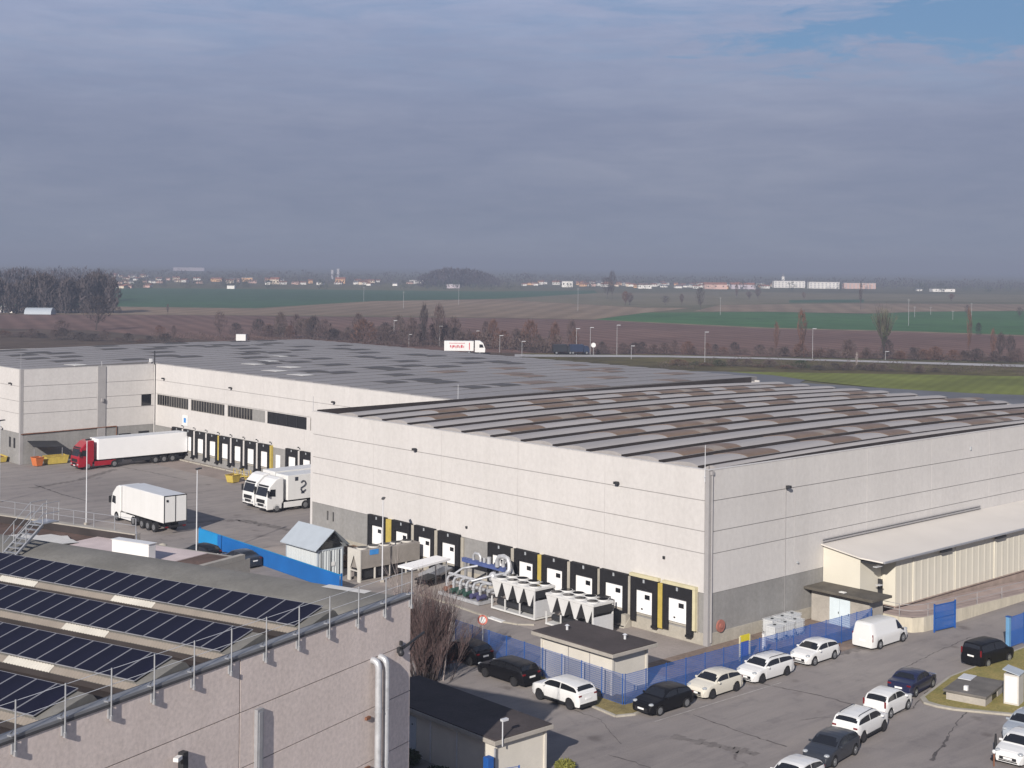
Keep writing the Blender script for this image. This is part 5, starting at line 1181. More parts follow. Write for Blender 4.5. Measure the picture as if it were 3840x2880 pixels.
# dark flat hand trailer and loading bridge
ht = thing('flat_trailer', 'dark flat trailer standing at the loading bridge', 'trailer', (-4.2, 27.7, 0), .38)
mb = MB(); mb.box(0, 4.0, 0, 1.3, .55, .68); mb.box(-.9, 0, .6, .7, .5, .58); obj('bed', mb, M['dark_metal'], ht)
for x in (.7, 3.3):
    for y in (.05, 1.1):
        mb = MB(); mb.ycyl((x, y + .08, .27), .27, .16, 14); obj('wheel', mb, M['tyre'], ht, smooth=40)
lb = thing('loading_bridge', 'grey steel loading bridge sloping up to a dock door', 'loading bridge', (-2.9, 28.6, 0)); mb = MB(); mb.add([(0, 0, .55), (2.3, 0, 1.1), (2.3, 2.0, 1.1), (0, 2.0, .55), (0, 0, .35), (2.3, 0, .9), (2.3, 2.0, .9), (0, 2.0, .35)], [(0, 1, 2, 3), (7, 6, 5, 4), (0, 4, 5, 1), (3, 2, 6, 7), (0, 3, 7, 4), (1, 5, 6, 2)]); obj('deck', mb, M['galv'], lb); mb = MB(); mb.box(.1, .25, .1, .25, 0, .35); mb.box(.1, .25, 1.7, 1.85, 0, .35); obj('leg', mb, M['dark_metal'], lb)
# forklift
fk = thing('forklift', 'dark forklift parked between the far chiller and the docks', 'forklift', (-1.2, 9.6, 0), -PI / 2)
mb = MB(); mb.box(-.9, .75, -.52, .52, .28, .85); mb.box(-.95, -.2, -.5, .5, .85, 1.12); obj('body', mb, M['dark_metal'], fk, bevel=.08)
mb = MB()
for x, y in ((-.75, -.45), (-.75, .45), (.5, -.45), (.5, .45)): mb.tube([(x, y, .85), (x * .8, y, 2.1)], .035, 6)
mb.box(-.66, .46, -.48, .48, 2.09, 2.15); obj('overhead_guard', mb, M['black_plastic'], fk)
mb = MB(); mb.box(.78, .9, -.42, -.30, .1, 2.0); mb.box(.78, .9, .30, .42, .1, 2.0); mb.box(.9, 2.0, -.36, -.24, .1, .15); mb.box(.9, 2.0, .24, .36, .1, .15); obj('mast', mb, M['dark_metal'], fk)
mb = MB(); mb.box(-.35, .1, -.25, .25, .85, 1.0); mb.box(-.4, -.3, -.25, .25, .95, 1.5); obj('seat', mb, M['black_rubber'], fk)
for x in (-.6, .5):
    for s in (-1, 1):
        mb = MB(); mb.ycyl((x, s * .46, .28), .28, .2, 14); obj('wheel', mb, M['tyre'], fk, smooth=40)
# grey tent-roofed store with cladding, next to it tarpaulined heap and pallets
tn = thing('container_store', 'pale ribbed container under a light grey gable roof', 'container', (-9.9, 36.0, 0), R(.0))
mb = MB(); ribbed(mb, 'x', 0, 0, 4.9, .1, 2.55, -1, .28, .05); ribbed(mb, 'y', 0, 0, 2.6, .1, 2.55, -1, .28, .05); mb.box(.01, 2.6, .01, 4.9, .05, 2.55); obj('wall', mb, M['cladding'], tn, recalc=False)
mb = MB(); mb.box(-.06, 2.66, -.06, 4.95, 0, .12); mb.box(-.06, 2.66, -.06, 4.95, 2.551, 2.66)
for x, y in ((0, 0), (2.6, 0), (0, 4.9), (2.6, 4.9)): mb.box(x - .07, x + .07, y - .07, y + .07, .121, 2.55)
obj('frame', mb, M['tent_grey'], tn)
mb = MB(); mb.add([(-.5, -.4, 2.72), (-.5, 5.3, 2.72), (1.5, 5.3, 4.35), (1.5, -.4, 4.35), (3.2, 5.3, 2.9), (3.2, -.4, 2.9)], [(0, 1, 2, 3), (3, 2, 4, 5)]); mb.add([(-.5, -.4, 2.67), (-.5, 5.3, 2.67), (1.5, 5.3, 4.29), (1.5, -.4, 4.29), (3.2, 5.3, 2.85), (3.2, -.4, 2.85)], [(3, 2, 1, 0), (5, 4, 2, 3)]); r_ = obj('roof', mb, M['tent_grey'], tn, recalc=False)
mb = MB(); mb.add([(0.1, -.05, 2.67), (2.6, -.05, 2.8), (1.5, -.05, 4.2)], [(0, 1, 2)]); obj('gable_opening', mb, M['dark_glass'], tn)
for y in (-.07,):
    for x in (.35, 1.3, 2.2):
        mb = MB(); mb.tube([(x, y - .03, .2), (x, y - .03, 2.5)], .025, 5); obj('lock_bar', mb, M['dark_metal'], tn)
mb = MB(); mb.cbox(1.6, -.08, 1.3, .35, .03, .35); obj('notice', mb, M['white_paint'], tn)
# tarp covered heap
tp = thing('covered_heap', 'heap under grey tarpaulin against the end of the warehouse', 'heap', (-4.2, 43.4, 0))
mb = MB(); nx, ny = 14, 18; rr = random.Random(5)
for i in range(nx + 1):
    for j in range(ny + 1):
        u_, v_ = i / nx, j / ny; e = min(1, 4.5 * min(u_, 1 - u_)) * min(1, 5 * min(v_, 1 - v_))
        mb.v.append((u_ * 3.6 - .2, v_ * 6.0 - .8, max(.0, 2.0 * e * (.72 + .25 * math.sin(i * .9 + j * .5) * .4 + rr.uniform(-.10, .10)))))
for i in range(nx):
    for j in range(ny): a = i * (ny + 1) + j; mb.f.append((a, a + ny + 1, a + ny + 2, a + 1)); mb.m.append(0)
obj('tarpaulin', mb, M['tarp'], tp, smooth=35, recalc=False)
for k, (x, y, z, rz) in enumerate(((-6.6, 38.6, 0, .2), (-5.4, 38.9, 0, -.1), (-5.5, 38.9, .62, .1), (-4.0, 39.0, 0, .05), (-4.1, 39.0, .62, .3), (-4.1, 39.0, 1.24, .0), (-2.9, 38.4, 0, .1))):
    pl = thing('wooden_crate', ['low brown crate nearest the ribbed container', 'lower brown crate of the two-high stack', 'upper brown crate of the two-high stack', 'bottom brown crate of the three-high stack', 'middle brown crate of the three-high stack', 'top brown crate of the three-high stack', 'single brown crate behind the long cooling unit'][k], 'crate', (x, y, z), rz, 'brown crates behind the cooling unit')
    mb = MB()
    for q in range(4): mb.box(-.55, .55, -.4, .4, .12 + q * .12, .22 + q * .12)
    for sx_ in (-.5, 0, .42): mb.box(sx_, sx_ + .08, -.41, .41, 0, .60)
    obj('boards', mb, M['brown_wood'] if k % 3 else M['rust'], pl)
# IBC tanks beside the right wall
ib0 = None
for k, (x, y, z) in enumerate(((5.35, -2.05, 0), (6.65, -2.05, 0), (7.95, -2.0, 0), (8.0, -.78, 0), (9.3, -.75, 0), (6.7, -.8, 0))):
    lab = ['white liquid tank in its cage, nearest the warehouse corner', 'second white caged tank from the warehouse corner', 'third white caged tank of the front row', 'white caged tank in the back row, behind the third one', 'white caged tank nearest the beige cabin', 'white caged tank against the wall behind the second one'][k]
    if ib0 is None:
        ib0 = thing('liquid_tank', lab, 'tank', (x, y, z), 0, 'white caged liquid tanks by the right wall')
        mb = MB(); mb.box(-.56, .56, -.46, .46, .18, 1.13); obj('tank', mb, pmat('tank_plastic', (.50, .52, .53), .5, var=.08, scale=2), ib0, bevel=.06)
        mb = MB(); mb.cyl((0, 0, 1.13), .12, .05, 12); obj('lid', mb, M['dark_metal'], ib0)
        mb = MB(); mb.box(-.6, .6, -.5, .5, 0, .04); mb.box(-.6, .6, -.5, .5, .12, .16)
        for sx_ in (-.58, -.05, .48): mb.box(sx_, sx_ + .1, -.5, .5, .04, .12)
        obj('pallet', mb, M['galv'], ib0)
        mb = MB()
        for i in range(6): a = -.59 + i * .236; mb.tube([(a, -.49, .16), (a, -.49, 1.15)], .012, 4); mb.tube([(a, .49, .16), (a, .49, 1.15)], .012, 4)
        for i in range(5): a = -.49 + i * .245; mb.tube([(-.59, a, .16), (-.59, a, 1.15)], .012, 4); mb.tube([(.59, a, .16), (.59, a, 1.15)], .012, 4)
        for z_ in (.42, .72, 1.02, 1.15): mb.tube([(-.59, -.49, z_), (.59, -.49, z_), (.59, .49, z_), (-.59, .49, z_), (-.59, -.49, z_)], .012, 4)
        obj('cage', mb, M['galv_light'], ib0)
        mb = MB(); mb.cbox(-.5, -.47, .28, .16, .1, .14); obj('tap', mb, M['dark_metal'], ib0)
    else: dup(ib0, (x, y, z), 0, lab)
# yellow frame behind the fence
yf = thing('yellow_stand', 'small stand with a yellow board behind the blue fence', 'stand', (-.6, -3.9, 0), 0)
for x in (-.55, .55):
    mb = MB(); mb.box(x - .05, x + .05, -.05, .05, 0, 1.75); obj('post', mb, M['yellow_pale'], yf)
mb = MB(); mb.box(-.5, .5, -.04, .04, 1.35, 1.8); obj('board', mb, pmat('bright_yellow', (.62, .52, .03), .6), yf)
mb = MB(); mb.box(-.45, .4, -.03, .03, .25, 1.34); obj('panel', mb, pmat('stand_blue', (.08, .09, .35), .5), yf)
wp = thing('white_post', 'plain white post just right of the yellow board', 'post', (1.1, -4.3, 0)); mb = MB(); mb.box(-.09, .09, -.09, .09, 0, 1.6); obj('post', mb, M['white_paint'], wp); mb = MB(); mb.box(-.11, .11, -.11, .11, 1.601, 1.66); obj('cap', mb, M['white_paint'], wp)
# round sign on a pole
sg = thing('round_sign', 'round white sign with a red rim on a thin pole by the fence', 'sign', (-14.55, 8.55, 0), R(0))
mb = MB(); mb.tube([(0, 0, 0), (0, 0, 2.75)], .035, 8); obj('pole', mb, M['galv_light'], sg)
def disc(r, x0, x1): m_ = MB(); m_.tube([(x0, 0, 0), (x1, 0, 0)], r, 24); return m_
sd_ = obj('disc', disc(.36, 0, .02), pmat('sign_red', (.55, .16, .12), .5), sg, (-.05, 0, 2.72), R(40))
obj('face', disc(.24, -.006, -.001), M['white_paint'], sd_)
# grass island: hatch slab and meter cabinet
hs = thing('concrete_vault', 'low vault with a dark slab lid on the grass island', 'vault', (2.35, -20.9, 0), R(12))
mb = MB(); mb.box(.1, 1.5, .08, .28, 0, .62); mb.box(2.7, 4.1, .08, .28, 0, .62); mb.box(.1, .3, .28, 2.6, 0, .62); mb.box(4.0, 4.2, .28, 2.6, 0, .62); mb.box(.3, 4.0, 2.4, 2.6, 0, .62); obj('wall', mb, M['concrete'], hs)
mb = MB(); mb.box(1.5, 2.7, .12, .2, 0, .6); obj('opening', mb, M['dark_glass'], hs)
mb = MB(); mb.box(0, 4.3, 0, 2.8, .621, .78); l_ = obj('lid', mb, pmat('slab_lid', (.13, .12, .11), .9, var=.2, scale=1, fine=.1), hs, bevel=.03)
mb = MB(); mb.cbox(.7, 1.5, .92, .25, .25, .28); obj('vent', mb, M['white_paint'], l_)
mb = MB(); mb.box(2.9, 4.2, 1.9, 2.75, .79, .83); obj('plate', mb, M['galv_light'], l_)
mc = thing('meter_cabinet', 'tall white cabinet with sloping lid on the grass island', 'cabinet', (4.15, -22.15, 0), R(12))
mb = MB(); mb.box(0, 1.15, 0, .95, .1, 2.05); obj('body', mb, M['ahu_light'], mc, bevel=.02)
mb = MB(); mb.add([(-.06, -.06, 2.06), (1.22, -.06, 2.06), (1.22, 1.02, 2.30), (-.06, 1.02, 2.30), (-.06, -.06, 2.12), (1.22, -.06, 2.12), (1.22, 1.02, 2.36), (-.06, 1.02, 2.36)], [(3, 2, 1, 0), (4, 5, 6, 7), (0, 1, 5, 4), (1, 2, 6, 5), (2, 3, 7, 6), (3, 0, 4, 7)]); obj('lid', mb, M['tent_grey'], mc)
mb = MB(); mb.box(-.012, -.001, .08, .87, .25, 1.95); obj('door', mb, M['white_paint'], mc)
# dark post and white ball at the right edge
q = gp(3733, 2850); dp = thing('barrier_post', 'slim dark post standing by the white car at the right edge', 'post', (q.x, q.y, 0)); mb = MB(); mb.tube([(0, 0, 0), (0, 0, 1.5)], [.16, .05], 8); obj('post', mb, M['black_plastic'], dp); mb = MB(); mb.cyl((0, 0, 0), .28, .08, 12); obj('foot', mb, M['black_rubber'], dp)
q = gp(3725, 2865); wbp = thing('bollard', 'low bollard with a white ball top near the right frame corner', 'bollard', (q.x - .3, q.y - .2, 0)); mb = MB(); mb.cyl((0, 0, 0), .05, .75, 8); obj('post', mb, M['rust'], wbp); mb = MB(); mb.ball((0, 0, .82), .12, .12, .12); obj('ball', mb, M['white_paint'], wbp, smooth=60)
# ---------------- rear yard clutter
aw = thing('awning', 'dark lean-to awning on thin legs by the rear building corner', 'awning', (-.6, 117.4, 0))
mb = MB(); mb.add([(0, 0, 2.6), (4.2, 0, 2.3), (4.2, 2.1, 2.9), (0, 2.1, 3.2), (0, 0, 2.52), (4.2, 0, 2.22), (4.2, 2.1, 2.82), (0, 2.1, 3.12)], [(0, 1, 2, 3), (7, 6, 5, 4), (0, 4, 5, 1), (3, 2, 6, 7), (0, 3, 7, 4), (1, 5, 6, 2)]); obj('roof', mb, M['dark_metal'], aw)
for x in (.1, 4.1):
    mb = MB(); mb.box(x - .04, x + .04, .06, .14, 0, 2.25); obj('leg', mb, M['galv'], aw)
def skip(label, x, y, rz, mname, L=2.6, W_=1.4, H=.9, group='yellow skips by the rear building'):
    t = thing('skip', label, 'skip', (x, y, 0), rz, group); mb = MB()
    mb.add([(-L / 2 + .25, -W_ / 2 + .1, .08), (L / 2 - .25, -W_ / 2 + .1, .08), (L / 2 - .25, W_ / 2 - .1, .08), (-L / 2 + .25, W_ / 2 - .1, .08), (-L / 2, -W_ / 2, H), (L / 2, -W_ / 2, H), (L / 2, W_ / 2, H), (-L / 2, W_ / 2, H)], [(3, 2, 1, 0), (0, 1, 5, 4), (1, 2, 6, 5), (2, 3, 7, 6), (3, 0, 4, 7)]); obj('bin', mb, M[mname], t)
    mb = MB(); mb.box(-L / 2, L / 2, -W_ / 2 - .04, -W_ / 2 + .04, H - .02, H + .07); mb.box(-L / 2, L / 2, W_ / 2 - .04, W_ / 2 + .04, H - .02, H + .07); obj('rim', mb, M[mname], t)
    mb = MB(); mb.box(-L / 2 + .1, L / 2 - .1, -W_ / 2 + .1, W_ / 2 - .1, H - .25, H - .1); obj('load', mb, M['rust'], t); return t
mk('skip_yellow', (.50, .38, .08), .7, var=.15, scale=2)
skip('long yellow skip under the edge of the dark awning', 2.6, 117.6, .0, 'skip_yellow', 3.2, 1.5, 1.1)
skip('short orange skip at the left leg of the dark awning', -.3, 116.9, .2, 'orange', 1.3, 1.2, 1.2)
skip('yellow skip at the far left, round the building corner', -2.6, 124.5, 1.5, 'skip_yellow', 3.4, 1.4, .8)
skip('yellow skip standing in the open in front of the rear docks', 12.9, 88.2, .3, 'skip_yellow', 1.6, 1.2, 1.0)
bl0 = None
for k, (x, y) in enumerate(((14.6, 90.2), (15.2, 88.6), (16.2, 90.6), (16.8, 89.2), (15.9, 92.0))):
    if bl0 is None:
        bl0 = thing('yellow_trolley', 'yellow pallet trolley with upright handle near the rear docks', 'trolley', (x, y, 0), .3, 'yellow trolleys near the rear docks')
        mb = MB(); mb.box(-.55, .55, -.3, .3, .15, .24); obj('platform', mb, M['skip_yellow'], bl0); mb = MB(); mb.tube([(.5, -.25, .24), (.6, -.25, 1.1), (.6, .25, 1.1), (.5, .25, .24)], .04, 6); obj('handle', mb, M['skip_yellow'], bl0)
        mb = MB(); mb.ycyl((-.4, 0, .09), .09, .5, 8); mb.ycyl((.4, 0, .09), .09, .5, 8); obj('wheel', mb, M['tyre'], bl0)
    else: dup(bl0, (x, y, 0), .3 + k * .8)
ol = thing('scissor_lift', 'small orange work platform beside the red tractor', 'work platform', (7.8, 117.6, 0), .4)
mb = MB(); mb.box(-.8, .8, -.5, .5, .25, .6); obj('chassis', mb, M['orange'], ol, bevel=.03); mb = MB(); mb.box(-.9, .9, -.5, .5, 1.35, 1.42)
for s in (-1, 1):
    for x0_, x1_, z0_, z1_ in ((-.7, .7, .6, 1.0), (.7, -.7, .6, 1.0), (-.7, .7, 1.0, 1.35), (.7, -.7, 1.0, 1.35)): mb.tube([(x0_, s * .4, z0_), (x1_, s * .4, z1_)], .035, 4)
obj('scissor_arms', mb, M['dark_metal'], ol)
mb = MB()
for z in (1.9, 2.45): mb.tube([(-.9, -.5, z), (.9, -.5, z), (.9, .5, z), (-.9, .5, z), (-.9, -.5, z)], .03, 5)
for x in (-.9, 0, .9):
    for y in (-.5, .5): mb.tube([(x, y, 1.42), (x, y, 2.45)], .03, 5)
obj('guard', mb, M['orange'], ol)
for x in (-.6, .6):
    for s in (-1, 1):
        mb = MB(); mb.ycyl((x, s * .45, .2), .2, .15, 12); obj('wheel', mb, M['tyre'], ol)
jn = thing('rubbish_heap', 'small heap of yellow and brown rubbish sacks beyond the white roof box', 'rubbish heap', (-15.2, 53.6, 0))
rr = random.Random(3)
for k in range(9):
    mb = MB(); x, y = rr.uniform(-1.2, 1.2), rr.uniform(-1.4, 1.4); r_ = rr.uniform(.35, .6); mb.ball((x, y, r_ * .6 + (.5 if k > 5 else 0)), r_, r_ * .8, r_ * .7, 8, 5); obj('sack', mb, [M['yellow_pale'], M['brown_wood'], M['plinth'], M['sign_blue']][k % 4 if k != 7 else 3], jn, smooth=60)
# lamp columns in the yard
def lamp(label, x, y, h, head='dark_metal', az=0.0, rr_=.052):
    t = thing('lamp_post', label, 'lamp post', (x, y, 0), az); mb = MB(); mb.tube([(0, 0, 0), (0, 0, h)], [rr_ * 1.35, rr_ * .8], 8); obj('pole', mb, M['galv_light'], t, smooth=50)
    mb = MB(); mb.cbox(0, 0, .12, .34, .34, .24); obj('foot', mb, M['concrete'], t)
    mb = MB(); mb.cbox(.25, 0, h + .03, .75, .28, .12); mb.tube([(-.1, 0, h - .05), (.2, 0, h)], .04, 5); obj('lamp_head', mb, M[head], t, bevel=.02); return t
lamp('slim lamp post in the yard, in front of the red tractor', -13.9, 73.2, 9.0, az=.4)
lamp('slim lamp post at the left frame edge of the yard', -15.4, 92.5, 9.4, az=.3)
lamp('slim lamp post standing by the start of the blue hoarding', -14.0, 49.9, 8.6, az=.5)
lamp('slim lamp post beside the long cooling unit', -5.8, 32.0, 7.3, az=.8)
# ================================================================ trees, shrubs, poles, far town
tr_ = random.Random(21)
def sliver(mb, p, d, L, w_, m=None):
    d = d.normalized(); a = Vector((tr_.uniform(-1, 1), tr_.uniform(-1, 1), tr_.uniform(-1, 1))); n = d.cross(a)
    if n.length < 1e-4: n = Vector((1, 0, 0))
    n = n.normalized() * w_ / 2; q = p + d * L
    mb.add([p - n, p + n, q + n * .35, q - n * .35], [(0, 1, 2, 3)], m)
def branch(mb, twigs, p, d, L, r, lev, spread, up_, tw):
    pts = [p]; q = p.copy(); dd = d.normalized(); k = 3
    for i in range(k):
        dd = (dd + Vector((tr_.gauss(0, .10), tr_.gauss(0, .10), up_ * .08))).normalized(); q = q + dd * L / k; pts.append(q.copy())
    mb.tube(pts, [r * (1 - .5 * i / k) for i in range(k + 1)], 4 if lev < 2 else 3, cap=False)
    if lev <= 0: return
    n = 3 if lev > 1 else 4
    for i in range(n):
        f = tr_.uniform(.45, 1.0); j = min(k - 1, int(f * k)); b = pts[j].lerp(pts[j + 1], f * k - j) if j < k else pts[-1]
        s = Vector((tr_.gauss(0, 1), tr_.gauss(0, 1), tr_.gauss(0, .5))); nd = (dd + s.normalized() * spread).normalized(); nd.z += up_ * .25
        branch(mb, twigs, b, nd, L * tr_.uniform(.55, .78), r * .52, lev - 1, spread, up_, tw)
    for i in range(tw):
        f = tr_.uniform(.3, 1.0); j = min(k - 1, int(f * k)); b = pts[j].lerp(pts[j + 1], f * k - j)
        s = Vector((tr_.gauss(0, 1), tr_.gauss(0, 1), tr_.gauss(0, .6))); sliver(twigs, b, dd * .8 + s.normalized() * spread * 1.2 + Vector((0, 0, up_ * .3)), L * tr_.uniform(.4, .9), max(.02, r * .35))
def bare_proto(h, spread, up_, tw, r, lev=3, wmul=1.0, crown_n=260, cw=.5, base=.22, fine=.014):
    """one bare tree of height about h: trunk mesh and twig mesh"""
    a, b = MB(), MB()
    branch(a, b, Vector((0, 0, 0)), Vector((tr_.gauss(0, .04), tr_.gauss(0, .04), 1)), h * .42, r, lev, spread, up_, tw)
    for i in range(crown_n):
        t = tr_.random() ** .8; z = h * (base + (1 - base) * t); rad = h * cw * .5 * ((1 - t ** 2.6) ** .5 if base < .1 else math.sin(math.pi * (.10 + .80 * t ** 1.25))) * math.sqrt(tr_.random())
        ang = tr_.uniform(0, 2 * PI); p = Vector((rad * math.cos(ang), rad * math.sin(ang), z * .95)); d = Vector((math.cos(ang) * .7 * (1 - up_), math.sin(ang) * .7 * (1 - up_), .6 + up_)) + Vector((tr_.gauss(0, .3), tr_.gauss(0, .3), 0))
        sliver(b, p, d, h * tr_.uniform(.06, .16), h * fine * wmul * tr_.uniform(.6, 1.3))
    zt_ = max([v[2] for v in a.v + b.v]); k = h / zt_
    a.v = [(x * k, y * k, z * k) for x, y, z in a.v]; b.v = [(x * k, y * k, z * k) for x, y, z in b.v]
    return a, b
def fan_proto():
    a, b = MB(), MB(); a.tube([(0, 0, 0), (.05, 0, 1.2), (0, 0, 2.4)], [.34, .28, .30], 7)
    for i in range(34):
        an = tr_.uniform(-1, 1); az = tr_.uniform(0, 2 * PI); tl = abs(an) ** .8 * .62; d = Vector((math.sin(tl) * math.cos(az), math.sin(tl) * math.sin(az), math.cos(tl)))
        branch(a, b, Vector((tr_.gauss(0, .12), tr_.gauss(0, .12), 2.3)), d, tr_.uniform(3.2, 5.4), .07, 1, .28, .5, 14)
        for k in range(8): sliver(b, Vector((0, 0, 2.4)) + d * tr_.uniform(2.0, 6.0) + Vector((tr_.gauss(0, .2), tr_.gauss(0, .2), 0)), d + Vector((tr_.gauss(0, .15), tr_.gauss(0, .15), .2)), tr_.uniform(.8, 1.8), .09)
    return a, b
PROTO = {}
def proto(key):
    if key not in PROTO:
        K = dict(round=lambda: bare_proto(10, .75, .25, 3, .22, 3, crown_n=420, cw=.75), tall=lambda: bare_proto(10, .42, .8, 3, .18, 3, crown_n=380, cw=.36), thin=lambda: bare_proto(10, .35, .9, 2, .14, 3, crown_n=200, cw=.22),
                 bush=lambda: bare_proto(10, 1.0, .2, 3, .20, 2, crown_n=700, cw=1.0, base=.02, fine=.022), bush2=lambda: bare_proto(10, .9, .35, 3, .18, 2, crown_n=600, cw=.85, base=.02, fine=.022), big=lambda: bare_proto(10, .8, .2, 4, .30, 4, crown_n=500, cw=.95))
        a, b = K[key]() if key != 'fan' else fan_proto()
        def mesh(nm, mb):
            me = bpy.data.meshes.new(nm); me.from_pydata(mb.v, [], mb.f); me.update(); return me
        PROTO[key] = (mesh('trunk', a), mesh('twigs', b))
    return PROTO[key]
def tinted(me, mat, cache={}):
    k = (me.name, mat.name)
    if k not in cache: c = me.copy(); c.materials.clear(); c.materials.append(mat); cache[k] = c
    return cache[k]
def tree(px, base, top, wpx, kind, mat, name, label, cat=None, group=None, trunkmat='twig_dark', parts=True, lat=0.0):
    cat = cat or ('shrub' if name == 'shrub' else 'tree'); p = gp(px, base, -.2); dpt = depth(p); h = (base - top) / FPX * dpt; w_ = wpx / FPX * dpt
    cw = dict(fan=1.0, round=.80, tall=.42, thin=.28, bush=1.05, bush2=.9, big=1.0)[kind]
    t = thing(name, label, cat, p, tr_.uniform(0, 6.28), group); sx_ = w_ / (10 * cw); t.scale = (sx_, sx_, h / 10)
    a, b = proto(kind)
    for nm, me, mm in (('trunk', a, M[trunkmat]), ('crown', b, mat)):
        o = bpy.data.objects.new(nm, tinted(me, mm)); COL.objects.link(o); o.parent = t
    return t
MT = [M['twig'], M['twig_dark'], M['twig_red']]
LB = 'bare trees and shrubs behind the big roof'
for args in (
 (361, 1238, 1098, 150, 'big', M['twig_dark'], 'bare_tree', 'large dark bare tree standing in front of the far wood'),
 (230, 1246, 1198, 78, 'bush', M['twig'], 'shrub', 'broad round bare shrub left of the large dark bare tree'),
 (447, 1178, 1148, 22, 'bush2', M['twig_dark'], 'shrub', 'small dark shrub at the right foot of the far wood'),
 (629, 1181, 1137, 14, 'thin', M['twig'], 'bare_tree', 'lone thin bare tree on the brown field edge'),
 (651, 1275, 1216, 28, 'bush2', M['twig'], 'shrub', 'narrow bare shrub above the left part of the rear roof'),
 (599, 1256, 1218, 48, 'bush', M['twig_red'], 'shrub', 'low reddish shrub above the left part of the rear roof'),
 (825, 1275, 1162, 62, 'round', M['twig'], 'bare_tree', 'slender bare tree left of the white box, above the rear roof'),
 (885, 1258, 1208, 62, 'bush', M['twig_dark'], 'shrub', 'dark round shrub touching the slender bare tree'),
 (1177, 1273, 1178, 72, 'bush2', M['twig_dark'], 'bare_tree', 'dark dense bare tree above the middle of the rear roof'),
 (1364, 1290, 1194, 112, 'bush', M['twig_red'], 'shrub', 'large rust-brown shrub above the rear roof'),
 (1590, 1299, 1130, 46, 'tall', M['twig_dark'], 'poplar', 'dark upright poplar, left one of the tall pair'),
 (1646, 1299, 1132, 60, 'tall', M['twig'], 'poplar', 'grey upright poplar, right one of the tall pair'),
 (3314, 1342, 1142, 132, 'fan', pmat('ivy_twigs', (.115, .115, .075), .9, var=.3, scale=.4), 'pollard_willow', 'big fan-shaped willow with ivy on its boughs'),
 (3670, 1256, 1206, 30, 'bush2', pmat('conifer_dark', (.022, .026, .022), .9, var=.3), 'conifer', 'small dark conical tree on the green field edge'),
 (3212, 1382, 1318, 14, 'thin', M['bark_pale'], 'birch', 'small pale birch beside the road, over the bright meadow'),
 (2625, 1165, 1070, 42, 'round', M['twig_dark'], 'bare_tree', 'tall bare tree alone on the left tip of the green field'),
 (3227, 1160, 1052, 18, 'thin', M['twig_dark'], 'bare_tree', 'narrow dark tree in front of the pink apartment blocks'),
 (3824, 1191, 1150, 32, 'round', M['twig_dark'], 'bare_tree', 'small bare tree on the green field at the right frame edge'),
): tree(*args, group=LB)
# ivy clumps on the willow's boughs
p = gp(3314, 1342, -.2); dpt = depth(p); k_ = dpt / FPX
wl = [o for o in bpy.data.objects if o.get('label', '').startswith('big fan-shaped willow')][0]
mb = MB()
for i in range(1500):
    tl = tr_.uniform(0, .60); az = tr_.uniform(0, 2 * PI); q_ = tr_.random() ** 1.3 * 3.9; d = Vector((math.sin(tl) * math.cos(az), math.sin(tl) * math.sin(az), math.cos(tl)))
    if math.sin(az * 5 + tl * 9) > .55 and q_ > 1.2: continue
    v = Vector((tr_.gauss(0, 1), tr_.gauss(0, 1), tr_.gauss(0, 1))).normalized(); s_ = tr_.uniform(.12, .30); sliver(mb, Vector((0, 0, 2.2)) + d * q_ + Vector((tr_.gauss(0, .12), tr_.gauss(0, .12), 0)), v, s_, s_)
iv = obj('ivy', mb, M['ivy'], wl, recalc=False)
mk('undergrowth_twig', (.095, .072, .064), .95, var=.35, scale=.4)
# scrub and hedgerows: many individual shrubs sharing meshes
def row(lst, label, group, name='shrub', kinds=('bush', 'bush2'), mats=MT, cat='shrub'):
    for (x, b, t, w_) in lst:
        hh = (b - t) * tr_.choice((.45, .7, .8, 1.0, 1.1, 1.3)); tree(x + tr_.uniform(-16, 16), b + tr_.uniform(-3, 3), b - hh, w_ * tr_.uniform(.7, 1.5), tr_.choice(kinds), tr_.choice(mats), name, label, cat, group)
row([(999, 1254, 1202, 92), (1047, 1258, 1214, 72), (1090, 1266, 1222, 60), (1242, 1277, 1205, 50), (1290, 1283, 1232, 60), (1442, 1295, 1184, 70), (1490, 1299, 1192, 52), (1537, 1299, 1152, 60), (1698, 1299, 1192, 62)], 'grey-brown bare shrub in the thicket above the rear roof', 'thicket above the rear roof')
row([(980 + 29 * i, 1262 + i * 1.4, 1196 + 20 * math.sin(i * 1.31) + 8 * math.sin(i * .7), 66) for i in range(26)], 'taller bare shrub in the back of the thicket above the rear roof', 'back of the thicket', mats=[M['twig'], M['twig_dark'], M['undergrowth_twig']])
row([(1720 + 34 * i, 1300 + i * 1.5, 1212 + 8 * math.sin(i * 1.7), 62) for i in range(14)], 'bare scrub bush behind the white truck, right of the poplars', 'scrub right of the poplars')
row([(1960 + 44 * i, 1322 + i * .8, 1286 + 4 * math.sin(i * 2.1), 52) for i in range(8)], 'low dark bush in the line before the scrub, along the road', 'dark bushes along the road', mats=[M['twig_dark']])
row([(2330 + 39 * i, 1325 + i * .5, 1284 + 8 * math.sin(i * 1.9), 46) for i in range(15)], 'small bare bush on the plough edge behind the pale road', 'bushes on the plough edge')
row([(2919 + 31 * i, 1334 + i * .9, 1290 + 12 * math.sin(i * 1.3) + i * .6, 58) for i in range(30)], 'bare hedge bush between the pale road and the brown field, right part', 'hedge along the right part of the road')
row([(2919, 1336, 1232, 30), (3014, 1338, 1196, 36), (3153, 1342, 1278, 22), (3618, 1350, 1192, 26), (3711, 1352, 1196, 24), (3744, 1352, 1192, 42), (3790, 1354, 1250, 40)], 'bare sapling rising out of the hedge along the road', 'saplings in the hedge', name='bare_tree', kinds=('tall', 'thin'), cat='tree')
